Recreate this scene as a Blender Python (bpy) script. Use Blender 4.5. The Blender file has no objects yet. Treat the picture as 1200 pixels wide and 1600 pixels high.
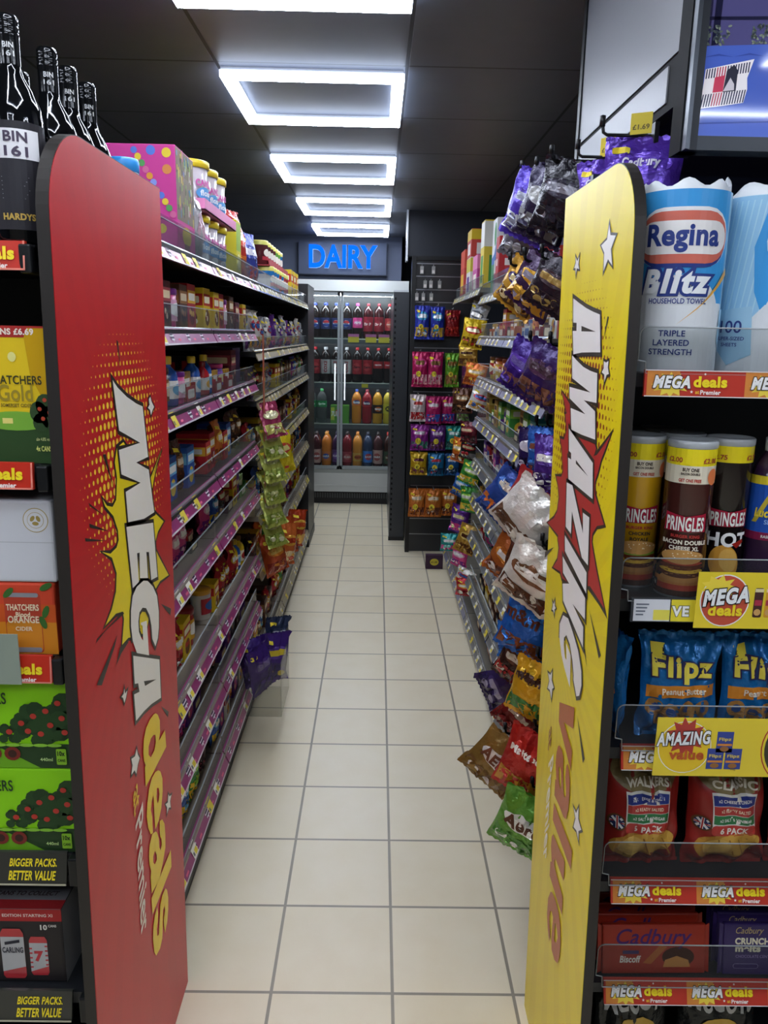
import bpy, bmesh, math, random
from mathutils import Vector, Matrix
from mathutils.geometry import tessellate_polygon

random.seed(11)
S = bpy.context.scene
COL = S.collection
PI = math.pi

# ------------------------------------------------------------ camera
def cam_axes(yaw, pitch, roll):
    cy, sy, cp, sp = math.cos(yaw), math.sin(yaw), math.cos(pitch), math.sin(pitch)
    F = Vector((sy * cp, cy * cp, -sp)); r = Vector((cy, -sy, 0)); u = r.cross(F)
    cr, sr = math.cos(roll), math.sin(roll)
    return cr * r + sr * u, -sr * r + cr * u, F
_r, _u, _f = cam_axes(.0119, .2241, .0202)
cd = bpy.data.cameras.new('camera'); cam = bpy.data.objects.new('camera', cd); COL.objects.link(cam)
cam.matrix_world = Matrix(((_r.x, _u.x, -_f.x, 0), (_r.y, _u.y, -_f.y, 0), (_r.z, _u.z, -_f.z, 1.592), (0, 0, 0, 1)))
cd.sensor_fit = 'VERTICAL'; cd.sensor_height = 36; cd.lens = 1217.5 / 1600 * 36
cd.clip_start = .02; cd.clip_end = 60
S.camera = cam

# ------------------------------------------------------------ light settings
LAMP_STRENGTH = 34.0
S.view_settings.view_transform = 'Standard'
S.view_settings.look = 'None'
S.view_settings.gamma = 1
S.view_settings.use_curve_mapping = False
S.view_settings.exposure = 0.3
w = bpy.data.worlds.new('shop_world'); S.world = w; w.use_nodes = True
w.node_tree.nodes['Background'].inputs[0].default_value = (.75, .85, 1, 1)
w.node_tree.nodes['Background'].inputs[1].default_value = .02

# ------------------------------------------------------------ materials
def lin(h):
    h = h.lstrip('#'); o = []
    for i in (0, 2, 4):
        c = int(h[i:i + 2], 16) / 255
        o.append(c / 12.92 if c <= .04045 else ((c + .055) / 1.055) ** 2.4)
    return (*o, 1)
KIND = {'paper': (.55, 0, .35), 'plastic': (.3, 0, .5), 'gloss': (.12, 0, .5), 'foil': (.27, .35, .6), 'matte': (.75, 0, .25),
        'metal': (.3, .9, .5), 'black': (.4, 0, .4), 'glassy': (.05, 0, .6), 'panel': (.34, 0, .3)}
_M = {}
def C(h, kind='paper', emit=0):
    key = (h, kind, emit)
    if key in _M: return _M[key]
    m = bpy.data.materials.new(kind + '_' + h.lstrip('#')); m.use_nodes = True
    nt = m.node_tree; b = nt.nodes['Principled BSDF']
    r, me, sp = KIND[kind]
    b.inputs['Base Color'].default_value = lin(h); b.inputs['Roughness'].default_value = r
    b.inputs['Metallic'].default_value = me; b.inputs['Specular IOR Level'].default_value = sp
    if emit:
        b.inputs['Emission Color'].default_value = lin(h); b.inputs['Emission Strength'].default_value = emit
    else:   # slight grain of the real surface
        tc = nt.nodes.new('ShaderNodeTexCoord'); no = nt.nodes.new('ShaderNodeTexNoise')
        no.inputs['Scale'].default_value = 45 if kind == 'foil' else 90
        no.inputs['Detail'].default_value = 3
        nt.links.new(tc.outputs['Object'], no.inputs['Vector'])
        bp = nt.nodes.new('ShaderNodeBump'); bp.inputs['Strength'].default_value = .55 if kind == 'foil' else .05
        bp.inputs['Distance'].default_value = .01 if kind == 'foil' else .002
        nt.links.new(no.outputs['Fac'], bp.inputs['Height']); nt.links.new(bp.outputs['Normal'], b.inputs['Normal'])
    _M[key] = m
    return m
def clear(tint='#ffffff', amount=.12, rough=.06):
    key = ('clear', tint, amount)
    if key in _M: return _M[key]
    m = bpy.data.materials.new('clear_plastic_' + tint.lstrip('#')); m.use_nodes = True
    nt = m.node_tree; nt.nodes.remove(nt.nodes['Principled BSDF'])
    out = nt.nodes['Material Output']
    tr = nt.nodes.new('ShaderNodeBsdfTransparent'); tr.inputs[0].default_value = lin(tint)
    gl = nt.nodes.new('ShaderNodeBsdfPrincipled'); gl.inputs['Base Color'].default_value = lin('#77797a'); gl.inputs['Roughness'].default_value = rough
    lw = nt.nodes.new('ShaderNodeLayerWeight'); lw.inputs[0].default_value = .25
    mr = nt.nodes.new('ShaderNodeMapRange'); mr.inputs['From Min'].default_value = .35; mr.inputs['To Min'].default_value = amount; mr.inputs['To Max'].default_value = min(1, amount + .45)
    nt.links.new(lw.outputs['Facing'], mr.inputs['Value'])
    mx = nt.nodes.new('ShaderNodeMixShader')
    nt.links.new(mr.outputs[0], mx.inputs[0]); nt.links.new(tr.outputs[0], mx.inputs[1]); nt.links.new(gl.outputs[0], mx.inputs[2])
    nt.links.new(mx.outputs[0], out.inputs[0])
    _M[key] = m
    return m
def emitter(h, st):
    key = ('emit', h, st)
    if key in _M: return _M[key]
    m = bpy.data.materials.new('lamp_' + h.lstrip('#')); m.use_nodes = True
    nt = m.node_tree; nt.nodes.remove(nt.nodes['Principled BSDF'])
    e = nt.nodes.new('ShaderNodeEmission'); e.inputs[0].default_value = lin(h); e.inputs[1].default_value = st
    nt.links.new(e.outputs[0], nt.nodes['Material Output'].inputs[0])
    _M[key] = m
    return m
def tile_mat(name, c1, c2, grout, size, msize, ox, oy, rough, bump=.3, spec=.5):
    m = bpy.data.materials.new(name); m.use_nodes = True
    nt = m.node_tree; b = nt.nodes['Principled BSDF']
    tc = nt.nodes.new('ShaderNodeTexCoord'); mp = nt.nodes.new('ShaderNodeMapping'); mp.inputs['Location'].default_value = (-ox, -oy, 0)
    br = nt.nodes.new('ShaderNodeTexBrick'); br.offset = 0; br.squash = 1
    br.inputs['Scale'].default_value = 1; br.inputs['Brick Width'].default_value = size; br.inputs['Row Height'].default_value = size
    br.inputs['Mortar Size'].default_value = msize; br.inputs['Mortar Smooth'].default_value = .1
    br.inputs['Color1'].default_value = lin(c1); br.inputs['Color2'].default_value = lin(c2); br.inputs['Mortar'].default_value = lin(grout)
    nt.links.new(tc.outputs['Object'], mp.inputs['Vector']); nt.links.new(mp.outputs[0], br.inputs['Vector'])
    no = nt.nodes.new('ShaderNodeTexNoise'); no.inputs['Scale'].default_value = 9; no.inputs['Detail'].default_value = 6
    nt.links.new(tc.outputs['Object'], no.inputs['Vector'])
    mx = nt.nodes.new('ShaderNodeMix'); mx.data_type = 'RGBA'; mx.blend_type = 'OVERLAY'; mx.inputs[0].default_value = .12
    nt.links.new(br.outputs['Color'], mx.inputs[6]); nt.links.new(no.outputs['Fac'], mx.inputs[7])
    nt.links.new(mx.outputs[2], b.inputs['Base Color'])
    b.inputs['Roughness'].default_value = rough; b.inputs['Specular IOR Level'].default_value = spec
    bp = nt.nodes.new('ShaderNodeBump'); bp.invert = True; bp.inputs['Strength'].default_value = bump; bp.inputs['Distance'].default_value = .003
    nt.links.new(br.outputs['Fac'], bp.inputs['Height']); nt.links.new(bp.outputs['Normal'], b.inputs['Normal'])
    return m

# ------------------------------------------------------------ mesh building
_T = {}
def text2d(s, bold=0.0, shear=0.0, sp=0.0):
    key = (s, bold, shear, sp)
    if key in _T: return _T[key]
    cu = bpy.data.curves.new('t', 'FONT'); cu.body = s; cu.size = 1; cu.offset = bold; cu.shear = shear; cu.resolution_u = 4; cu.space_character = 1 + 1.6 * abs(sp)
    cu.dimensions = '2D'; cu.fill_mode = 'BOTH'
    ob = bpy.data.objects.new('t', cu)
    me = bpy.data.meshes.new_from_object(ob)
    vs = [(v.co.x, v.co.y) for v in me.vertices]; fs = [tuple(p.vertices) for p in me.polygons]
    bpy.data.objects.remove(ob); bpy.data.curves.remove(cu); bpy.data.meshes.remove(me)
    xs = [v[0] for v in vs]; ys = [v[1] for v in vs]
    _T[key] = (vs, fs, min(xs), max(xs), min(ys), max(ys))
    return _T[key]
def area2(p): return sum(p[i][0] * p[(i + 1) % len(p)][1] - p[(i + 1) % len(p)][0] * p[i][1] for i in range(len(p))) / 2
def grow(p, d):
    n = len(p); sg = 1 if area2(p) > 0 else -1; o = []
    for i in range(n):
        a, b, c = Vector(p[i - 1]), Vector(p[i]), Vector(p[(i + 1) % n])
        e1 = (b - a).normalized(); e2 = (c - b).normalized()
        n1 = Vector((e1.y, -e1.x)) * sg; n2 = Vector((e2.y, -e2.x)) * sg
        m = n1 + n2
        if m.length < 1e-4: m = n1
        m.normalize(); k = min(2.2, 1 / max(.2, m.dot(n1)))
        o.append(tuple(b + m * d * k))
    return o
def ell(cx, cy, rx, ry, n=24, rot=0):
    o = []
    for i in range(n):
        a = 2 * PI * i / n; x = rx * math.cos(a); y = ry * math.sin(a)
        o.append((cx + x * math.cos(rot) - y * math.sin(rot), cy + x * math.sin(rot) + y * math.cos(rot)))
    return o
def rect(x0, x1, y0, y1): return [(x0, y0), (x1, y0), (x1, y1), (x0, y1)]
def rrect(cx, cy, w, h, r, n=5):
    o = []
    for k, (sx, sy) in enumerate(((1, 1), (-1, 1), (-1, -1), (1, -1))):
        for i in range(n + 1):
            a = PI / 2 * (k + i / n)
            o.append((cx + sx * (w / 2 - r) + r * math.cos(a), cy + sy * (h / 2 - r) + r * math.sin(a)))
    return o
def star(cx, cy, r1, r2, n=5, rot=PI / 2, sx=1):
    return [(cx + sx * (r1 if i % 2 == 0 else r2) * math.cos(rot + PI * i / n), cy + (r1 if i % 2 == 0 else r2) * math.sin(rot + PI * i / n)) for i in range(2 * n)]
def burst(cx, cy, rx, ry, n, seed=1):
    rd = random.Random(seed)
    return [(cx + (rx * (1 if i % 2 == 0 else rd.uniform(.55, .7))) * math.cos(2 * PI * i / (2 * n)), cy + (ry * (1 if i % 2 == 0 else rd.uniform(.55, .7))) * math.sin(2 * PI * i / (2 * n))) for i in range(2 * n)]
def front(y0): return lambda u, v, o: (u, y0 - o, v)            # flat face looking towards -y
def topf(z0): return lambda u, v, o: (u, v, z0 + o)
def sidex(x0, s=1): return lambda u, v, o: (x0 + s * o, u, v)
def cyl(r, cx=0, cy=0): return lambda u, v, o: (cx + (r + o) * math.sin(u / r), cy - (r + o) * math.cos(u / r), v)

class MB:
    def __init__(s): s.v = []; s.f = []; s.mi = []; s.sm = []; s.mats = []
    def add(s, vs, fs, m, smooth=False):
        if m not in s.mats: s.mats.append(m)
        k = s.mats.index(m); b = len(s.v); s.v += [tuple(p) for p in vs]
        for f in fs: s.f.append(tuple(i + b for i in f)); s.mi.append(k); s.sm.append(smooth)
        return s
    def box(s, x0, x1, y0, y1, z0, z1, m, bev=0):
        if bev <= 0:
            vs = [(x, y, z) for z in (z0, z1) for y in (y0, y1) for x in (x0, x1)]
            return s.add(vs, [(0, 2, 3, 1), (4, 5, 7, 6), (0, 1, 5, 4), (2, 6, 7, 3), (0, 4, 6, 2), (1, 3, 7, 5)], m)
        bm = bmesh.new(); bmesh.ops.create_cube(bm, size=1)
        for v in bm.verts: v.co = Vector(((x0 + x1) / 2 + v.co.x * (x1 - x0), (y0 + y1) / 2 + v.co.y * (y1 - y0), (z0 + z1) / 2 + v.co.z * (z1 - z0)))
        bmesh.ops.bevel(bm, geom=bm.edges[:], offset=bev, segments=2, profile=.5, affect='EDGES')
        bm.verts.index_update()
        s.add([v.co[:] for v in bm.verts], [[v.index for v in f.verts] for f in bm.faces], m); bm.free()
        return s
    def sheet(s, fn, nu, nv, m, smooth=True, closed=False):
        vs = [fn(i / nu, j / nv) for j in range(nv + 1) for i in range(nu + 1)]
        fs = [(j * (nu + 1) + i, j * (nu + 1) + i + 1, (j + 1) * (nu + 1) + i + 1, (j + 1) * (nu + 1) + i) for j in range(nv) for i in range(nu)]
        return s.add(vs, fs, m, smooth)
    def lathe(s, prof, n, m, cx=0, cy=0, smooth=True, z0=0):
        vs = []; fs = []
        for r, z in prof:
            for i in range(n):
                a = 2 * PI * i / n; vs.append((cx + r * math.cos(a), cy + r * math.sin(a), z0 + z))
        for j in range(len(prof) - 1):
            for i in range(n):
                k = (i + 1) % n; fs.append((j * n + i, j * n + k, (j + 1) * n + k, (j + 1) * n + i))
        return s.add(vs, fs, m, smooth)
    def tube(s, pts, r, m, n=8):
        pts = [Vector(p) for p in pts]; vs = []; fs = []
        for i, p in enumerate(pts):
            d = (pts[min(i + 1, len(pts) - 1)] - pts[max(i - 1, 0)]).normalized()
            a = d.cross(Vector((0, 0, 1)))
            if a.length < .01: a = d.cross(Vector((0, 1, 0)))
            a.normalize(); b = d.cross(a)
            for k in range(n):
                t = 2 * PI * k / n; vs.append(p + r * (math.cos(t) * a + math.sin(t) * b))
        for i in range(len(pts) - 1):
            for k in range(n):
                l = (k + 1) % n; fs.append((i * n + k, i * n + l, (i + 1) * n + l, (i + 1) * n + k))
        fs.append(tuple(range(n))); fs.append(tuple((len(pts) - 1) * n + k for k in range(n)))
        return s.add(vs, fs, m, True)
    def prism(s, pts, fn, t0, t1, m):       # outline pts through fn(u,v,off) between two offsets
        n = len(pts); tri = tessellate_polygon([[Vector((p[0], p[1], 0)) for p in pts]])
        vs = [fn(u, v, t0) for u, v in pts] + [fn(u, v, t1) for u, v in pts]
        fs = [tuple(t) for t in tri] + [tuple(i + n for i in t) for t in tri] + [(i, (i + 1) % n, n + (i + 1) % n, n + i) for i in range(n)]
        return s.add(vs, fs, m)
    def poly(s, pts, fn, off, m, holes=(), grid=0):
        loops = [[Vector((p[0], p[1], 0)) for p in pts]] + [[Vector((p[0], p[1], 0)) for p in h] for h in holes]
        fl = [p for l in loops for p in l]; tri = tessellate_polygon(loops)
        if grid: return s.flat([(p.x, p.y) for p in fl], [tuple(t) for t in tri], fn, off, m, grid)
        return s.add([fn(p.x, p.y, off) for p in fl], [tuple(t) for t in tri], m)
    def text(s, t, fn, off, m, cx, cy, h=None, w=None, bold=0.0, shear=0.0, align='c', rot=0, out=None, outm=None, grid=0):
        sp = bold + (out or 0)
        vs, fs, x0, x1, y0, y1 = text2d(t, round(bold, 4), shear, round(sp, 4))
        sx = w / (x1 - x0) if w else None; sy = h / (y1 - y0) if h else None
        sx = sx or sy; sy = sy or sx
        ax = {'c': (x0 + x1) / 2, 'l': x0, 'r': x1}[align]; ay = (y0 + y1) / 2
        cr, sr = math.cos(rot), math.sin(rot)
        layers = [(vs, fs, off, m)]
        if out:
            q = text2d(t, round(bold + out, 4), shear, round(sp, 4)); layers.insert(0, (q[0], q[1], off - .0003, outm))
        for vs, fs, o, mm in layers:
            q = []
            for x, y in vs:
                a = (x - ax) * sx; b = (y - ay) * sy; q.append((cx + a * cr - b * sr, cy + a * sr + b * cr))
            s.flat(q, fs, fn, o, mm, grid)
        return s
    def flat(s, q, fs, fn, off, m, grid):
        if not grid: return s.add([fn(x, y, off) for x, y in q], fs, m)
        bm = bmesh.new(); vv = [bm.verts.new((p[0], p[1], 0)) for p in q]
        for t in fs:
            try: bm.faces.new([vv[i] for i in t])
            except ValueError: pass
        for ax in (0, 1):
            lo = min(p[ax] for p in q); hi = max(p[ax] for p in q); k = math.ceil(lo / grid)
            while k * grid < hi:
                co = [0, 0, 0]; co[ax] = k * grid; no = [0, 0, 0]; no[ax] = 1
                bmesh.ops.bisect_plane(bm, geom=bm.verts[:] + bm.edges[:] + bm.faces[:], plane_co=co, plane_no=no); k += 1
        bm.verts.index_update()
        s.add([fn(v.co.x, v.co.y, off) for v in bm.verts], [[v.index for v in f.verts] for f in bm.faces], m); bm.free()
        return s
    def mesh(s, name):
        me = bpy.data.meshes.new(name); me.from_pydata(s.v, [], s.f)
        for m in s.mats: me.materials.append(m)
        me.polygons.foreach_set('material_index', s.mi); me.polygons.foreach_set('use_smooth', s.sm); me.update()
        return me

def tag(o, label, cat, group=None):
    o['label'] = label; o['category'] = cat
    if group: o['group'] = group
    return o
def thing(name, label, cat, loc=(0, 0, 0), rz=0, group=None):
    o = bpy.data.objects.new(name, None); o.empty_display_size = .05; COL.objects.link(o)
    o.location = loc; o.rotation_euler = (0, 0, rz)
    return tag(o, label, cat, group)
def part(name, mb, parent, label=None):
    o = bpy.data.objects.new(name, mb.mesh(name) if isinstance(mb, MB) else mb); COL.objects.link(o); o.parent = parent
    if label: o['label'] = label
    return o
def struct(name, mb, loc=(0, 0, 0)):
    o = bpy.data.objects.new(name, mb.mesh(name)); COL.objects.link(o); o.location = loc; o['kind'] = 'structure'
    return o
def place(spec, name, label, cat, loc, rz=0, group=None, rx=0, ry=0):
    """spec: one mesh, or a list of (part name, mesh, sub-parts) sharing the base point as origin"""
    if isinstance(spec, bpy.types.Mesh):
        o = bpy.data.objects.new(name, spec); COL.objects.link(o); tag(o, label, cat, group)
    else:
        o = thing(name, label, cat, group=group)
        for p in spec:
            c = part(p[0], p[1], o)
            for q in (p[2] if len(p) > 2 else ()): part(q[0], q[1], c)
    o.location = loc; o.rotation_euler = (rx, ry, rz)
    return o
ORD = ['zeroth', 'first', 'second', 'third', 'fourth', 'fifth', 'sixth', 'seventh', 'eighth', 'ninth', 'tenth', 'eleventh', 'twelfth', 'thirteenth', 'fourteenth', 'fifteenth', 'sixteenth']

# ------------------------------------------------------------ the room
CEIL = 2.44
FLOOR = tile_mat('cream_floor_tiles', '#e3d7bd', '#ded1b4', '#8f8676', .3, .0042, .064, .117, .33, .25, .5)
CEILM = tile_mat('charcoal_ceiling_tiles', '#62666f', '#666a74', '#25262b', .62, .006, -.54, .3, .45, .4, .5)
DARK = C('#202124', 'black'); DARK2 = C('#2a2c2f', 'black'); BLK = C('#131416', 'black'); CHAR = C('#3a3d42', 'plastic')
def slab(x0, x1, y0, y1, z0, z1, m): return MB().box(x0, x1, y0, y1, z0, z1, m)
struct('floor', slab(-3, 3, -3, 8.2, -.05, 0, FLOOR))
struct('ceiling', slab(-3, 3, -3, 8.2, CEIL, CEIL + .05, CEILM))
WALL = C('#3b3e47', 'matte')
struct('wall_left', slab(-3.05, -3, -3, 8.2, 0, CEIL, WALL))
struct('wall_right', slab(3, 3.05, -3, 8.2, 0, CEIL, WALL))
struct('wall_front', slab(-3, 3, -3.05, -3, 0, CEIL, C('#a9a49a', 'matte')))
struct('wall_back', slab(-3, 3, 8.1, 8.15, 0, CEIL, WALL))
b = MB(); b.box(-1.6, .2, 7.32, 7.42, 2.068, CEIL, C('#5d6478', 'matte'))
struct('trim_1', b)                                                # bulkhead over the fridge
b = MB(); b.box(.2, 2.2, 5.75, 5.85, 2.135, CEIL, C('#33353b', 'matte'))
struct('trim_2', b)                                                # fascia over the slat display
struct('trim_3', MB().box(.186, .199, 5.74, 5.86, 2.1, CEIL, C('#d7dbe0', 'gloss')))
# panelled header above the right hand run
b = MB(); g = C('#85878b', 'panel')
b.box(.5, .512, 1.45, 2.125, 2.07, CEIL, g); b.box(.5, .512, 1.50, 2.125, 2.0, 2.06, g); b.box(.503, .53, 1.40, 2.12, 1.985, CEIL, C('#121417', 'matte'))
b.box(.496, .53, 2.125, 2.15, 1.95, CEIL, BLK); b.box(.498, .53, 1.40, 1.45, 1.9, CEIL, C('#121417', 'matte'))
struct('trim_4', b)
struct('trim_5', MB().box(.512, 1.4, 2.12, 2.15, 1.97, CEIL, DARK))

# ------------------------------------------------------------ ceiling lights
def led_frame(name, label, cx, y0, w=.61, d=.6):
    t = thing(name, label, 'light', (cx, y0 + d / 2, CEIL), group=None)
    f = MB(); e = MB(); t0 = .042  # strips built wider than the fitting, imitating bloom in their shape
    hw, hd = w / 2, d / 2
    for x0, x1, a0, a1 in ((-hw, hw, -hd, -hd + t0), (-hw, hw, hd - t0, hd), (-hw, -hw + t0, -hd + t0, hd - t0), (hw - t0, hw, -hd + t0, hd - t0)):
        f.box(x0 + .004, x1 - .004, a0 + .004, a1 - .004, -.01, 0, C('#e6e8ea', 'gloss')); e.box(x0 + .0015, x1 - .0015, a0 + .0015, a1 - .0015, -.032, -.0308, emitter('#eaf2ff', LAMP_STRENGTH)); e.box(x0, x1, a0, a1, -.0305, -.0105, emitter('#cfe0ff', 5.5))  # last box: side glow added to brighten the ceiling in place of bloom
    part('frame', f, t); part('diffuser_and_added_glow', e, t)
    return t
wh = 'glowing square white ceiling light frame over the aisle, '
for i, (y, lab) in enumerate(((1.67, wh + 'cut by the top of the photo'), (2.82, wh + 'largest fully visible one'), (4.06, wh + 'second behind the largest'),
                          (5.28, wh + 'third behind the largest'), (6.47, wh + 'nearest the blue sign'))):
    led_frame('ceiling_light', lab, -.232, y)
k = 0
for x, y in ((-.232, .45), (-.232, -.77), (1.45, -.9), (1.45, .2), (-1.9, -.9), (-1.9, .3)):
    k += 1
    led_frame('ceiling_light', 'square white ceiling light frame behind the camera, out of the photo, ' + ('over the aisle', 'on the right', 'on the left')[0 if x > -1 and x < 1 else 1 if x > 0 else 2], x, y)['group'] = 'ceiling lights behind the camera'

# ------------------------------------------------------------ the two big end panels
exec_data = None
def pts(s, y0): return [(int(a.split(',')[0]) / 1000 - y0, int(a.split(',')[1]) / 1000) for a in s.split()]
PL={'M':'1335,1508 1358,1494 1406,1474 1458,1458 1497,1449 1517,1349 1440,1350 1517,1323 1541,1232 1471,1235 1435,1241 1376,1251 1371,1308 1460,1308 1353,1343 1347,1387 1470,1383 1354,1420',
'E':'1364,1245 1529,1213 1542,1095 1498,1102 1492,1162 1475,1167 1477,1113 1426,1129 1432,1178 1417,1181 1419,1124 1381,1124',
'G':'1384,994 1364,1027 1359,1058 1364,1086 1378,1110 1405,1119 1448,1117 1474,1108 1508,1085 1532,1057 1540,1021 1535,987 1524,967 1505,957 1486,981 1484,1010 1474,1037 1455,1058 1433,1067 1413,1065 1403,1050 1403,1029 1415,1012 1426,1002 1427,1032 1417,1038 1418,1042 1455,1032 1459,957',
'A':'1362,998 1528,918 1526,832 1460,851 1410,861 1358,867 1355,923 1387,913 1382,933 1362,941',
'Ah':'1417,921 1498,887 1423,908',
'burst':'1376,1397 1340,1392 1325,1369 1332,1340 1321,1304 1301,1296 1274,1304 1256,1319 1265,1305 1302,1280 1321,1250 1322,1232 1309,1222 1277,1220 1238,1234 1283,1211 1302,1178 1293,1147 1267,1124 1231,1108 1286,1109 1321,1100 1326,1084 1308,1042 1343,1041 1449,1009 1521,1072 1563,1079 1630,1071 1566,1129 1544,1150 1542,1170 1564,1186 1610,1196 1542,1232 1532,1274 1563,1310 1618,1349 1531,1304 1453,1345',
'd':'1484,818 1498,807 1510,788 1508,763 1497,748 1545,747 1548,705 1394,704 1395,747 1401,748 1392,763 1390,782 1398,806 1415,821 1443,825 1468,823',
'dh':'1473,775 1475,758 1462,746 1436,745 1423,758 1426,775 1443,783 1461,781',
'e':'1482,688 1497,676 1509,652 1506,624 1491,594 1468,578 1442,575 1440,613 1441,656 1427,651 1419,636 1425,616 1425,579 1410,586 1396,611 1390,641 1399,665 1414,687 1435,698 1461,697',
'eh':'1467,656 1479,648 1482,632 1475,622 1465,621 1461,639',
'a':'1493,564 1474,573 1471,552 1472,536 1480,526 1480,511 1470,505 1462,518 1462,539 1452,561 1443,570 1419,580 1399,570 1391,549 1391,529 1400,508 1394,498 1396,458 1450,447 1481,465 1506,486 1510,515 1508,543',
'ah':'1431,532 1441,516 1441,504 1426,504 1416,516 1418,529',
'l':'1546,451 1545,408 1394,409 1392,449',
's':'1491,394 1503,381 1509,356 1505,330 1492,307 1472,296 1468,318 1469,337 1481,347 1478,360 1467,359 1459,323 1451,301 1432,292 1403,300 1392,319 1388,353 1395,379 1408,395 1427,399 1431,380 1426,363 1417,354 1417,336 1428,331 1440,362 1449,387 1466,397',
'star0':'1354,811 1359,796 1368,783 1356,777 1344,764 1335,777 1316,779 1326,793 1321,809 1342,802',
'star1':'1549,588 1557,578 1572,572 1560,564 1562,547 1548,556 1532,551 1535,565 1524,580 1543,572',
'star2':'1553,1463 1561,1452 1576,1441 1565,1436 1552,1427 1546,1438 1533,1443 1545,1448 1542,1459',
'star3':'1305,959 1307,948 1320,948 1311,938 1301,933 1296,945 1288,951 1300,951',
'ray0':'1287,1070 1270,1055 1198,1016 1176,1027',
'ray1':'1558,1031 1637,991 1629,978',
'ray2':'1168,1276 1261,1247 1170,1270',
'ray3':'1190,1294 1277,1259 1191,1287',
'ray4':'1268,1391 1282,1390 1311,1328',
'ray5':'1368,1574 1377,1571 1382,1523',
'ray6':'1527,812 1582,771 1574,761',
'ray7':'1192,1327 1267,1286 1197,1320',
'ray8':'1618,1349 1623,1345 1530,1298',
'ray9':'1321,1100 1328,1094 1229,1099 1183,1096 1191,1101',
'ray10':'1343,1041 1341,1033 1302,1029 1270,1018 1296,1042'}
PR={'A':'1593,1669 1538,1657 1489,1647 1439,1639 1393,1633 1372,1569 1424,1568 1497,1566 1536,1563 1560,1561 1578,1606 1549,1606 1552,1621 1579,1622',
'Ah':'1513,1615 1411,1604 1510,1605',
'M':'1569,1559 1533,1551 1477,1540 1426,1535 1380,1533 1370,1482 1456,1480 1375,1467 1360,1419 1453,1416 1533,1416 1550,1457 1439,1456 1565,1475 1572,1497 1496,1497 1415,1497 1555,1515',
'B':'1552,1416 1363,1377 1347,1315 1405,1316 1527,1318 1542,1359 1517,1359 1521,1371 1539,1373',
'Bh':'1480,1364 1387,1349 1478,1357',
'Z':'1538,1309 1492,1312 1391,1241 1402,1278 1358,1279 1342,1194 1386,1196 1439,1233 1481,1262 1476,1218 1521,1222',
'I':'1522,1204 1347,1179 1339,1142 1512,1173',
'N':'1527,1158 1343,1132 1334,1094 1425,1092 1340,1077 1332,1041 1498,1073 1511,1105 1461,1121 1515,1127',
'G':'1489,1045 1511,1018 1506,990 1480,964 1450,948 1398,930 1410,992 1450,1001 1438,970 1450,970 1467,989 1468,1005 1452,1017 1422,1010 1393,987 1378,965 1377,956 1348,936 1330,946 1321,971 1330,995 1361,1022 1409,1041 1449,1053',
'burst':'1362,1392 1318,1412 1271,1443 1293,1418 1317,1391 1331,1364 1345,1346 1337,1325 1271,1287 1310,1275 1333,1256 1335,1239 1290,1199 1221,1147 1256,1154 1333,1158 1426,1126 1525,1112 1543,1121 1608,1110 1573,1136 1566,1165 1581,1180 1582,1188 1687,1190 1631,1213 1604,1234 1597,1265 1613,1290 1638,1304 1591,1311 1579,1324 1601,1368 1623,1387 1591,1388 1572,1412 1595,1440 1583,1443 1638,1483 1561,1463 1464,1455 1381,1422 1353,1404',
'v':'1466,865 1356,909 1352,867 1421,844 1348,823 1347,782 1461,825',
'a':'1454,718 1461,731 1459,756 1452,774 1442,781 1418,784 1404,774 1399,752 1392,728 1383,711 1371,707 1365,718 1370,733 1380,747 1379,772 1371,782 1358,776 1345,757 1341,729 1341,702 1352,673 1369,666 1414,665 1451,662 1453,697 1445,702',
'ah':'1434,735 1424,744 1413,738 1405,715 1407,702 1423,709',
'l':'1451,644 1295,645 1293,605 1449,605',
'u':'1436,580 1337,589 1335,547 1404,546 1413,531 1407,524 1331,513 1327,476 1440,478 1442,511 1432,517 1447,544 1447,568',
'e':'1422,453 1438,424 1437,386 1424,363 1403,345 1401,363 1408,377 1418,394 1412,413 1402,422 1389,419 1388,394 1389,371 1381,347 1354,346 1331,359 1319,386 1320,417 1332,448 1352,462 1386,466 1409,461',
'eh':'1368,424 1353,420 1343,409 1350,390 1365,382 1370,405',
'star0':'1381,1780 1369,1761 1338,1757 1360,1738 1344,1710 1372,1723 1394,1705 1398,1736 1421,1750 1387,1756',
'star1':'1600,1748 1584,1738 1572,1746 1574,1731 1565,1722 1584,1725 1588,1713 1594,1726 1606,1727 1595,1736',
'star2':'1348,1555 1334,1553 1321,1556 1321,1545 1312,1535 1325,1533 1335,1520 1339,1533 1355,1536 1345,1543',
'star3':'1309,728 1290,728 1278,748 1274,727 1250,721 1266,707 1261,690 1279,699 1299,693 1291,716',
'star4':'1583,877 1561,881 1547,897 1547,876 1523,870 1536,861 1538,837 1555,849 1576,844 1565,865',
'star5':'1588,1039 1577,1037 1569,1048 1566,1037 1555,1036 1567,1029 1565,1018 1576,1024 1588,1021 1582,1032',
'ray0':'1317,1122 1225,1071 1236,1061',
'ray1':'1334,903 1266,854 1276,840',
'ray2':'1348,1629 1340,1628 1364,1585',
'ray3':'1611,1154 1692,1121 1690,1107',
'ray4':'1272,1445 1269,1442 1345,1394 1367,1389',
'ray5':'1333,1158 1323,1162 1226,1153 1219,1147',
'ray6':'1329,1040 1320,1042 1299,1016'}

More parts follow.
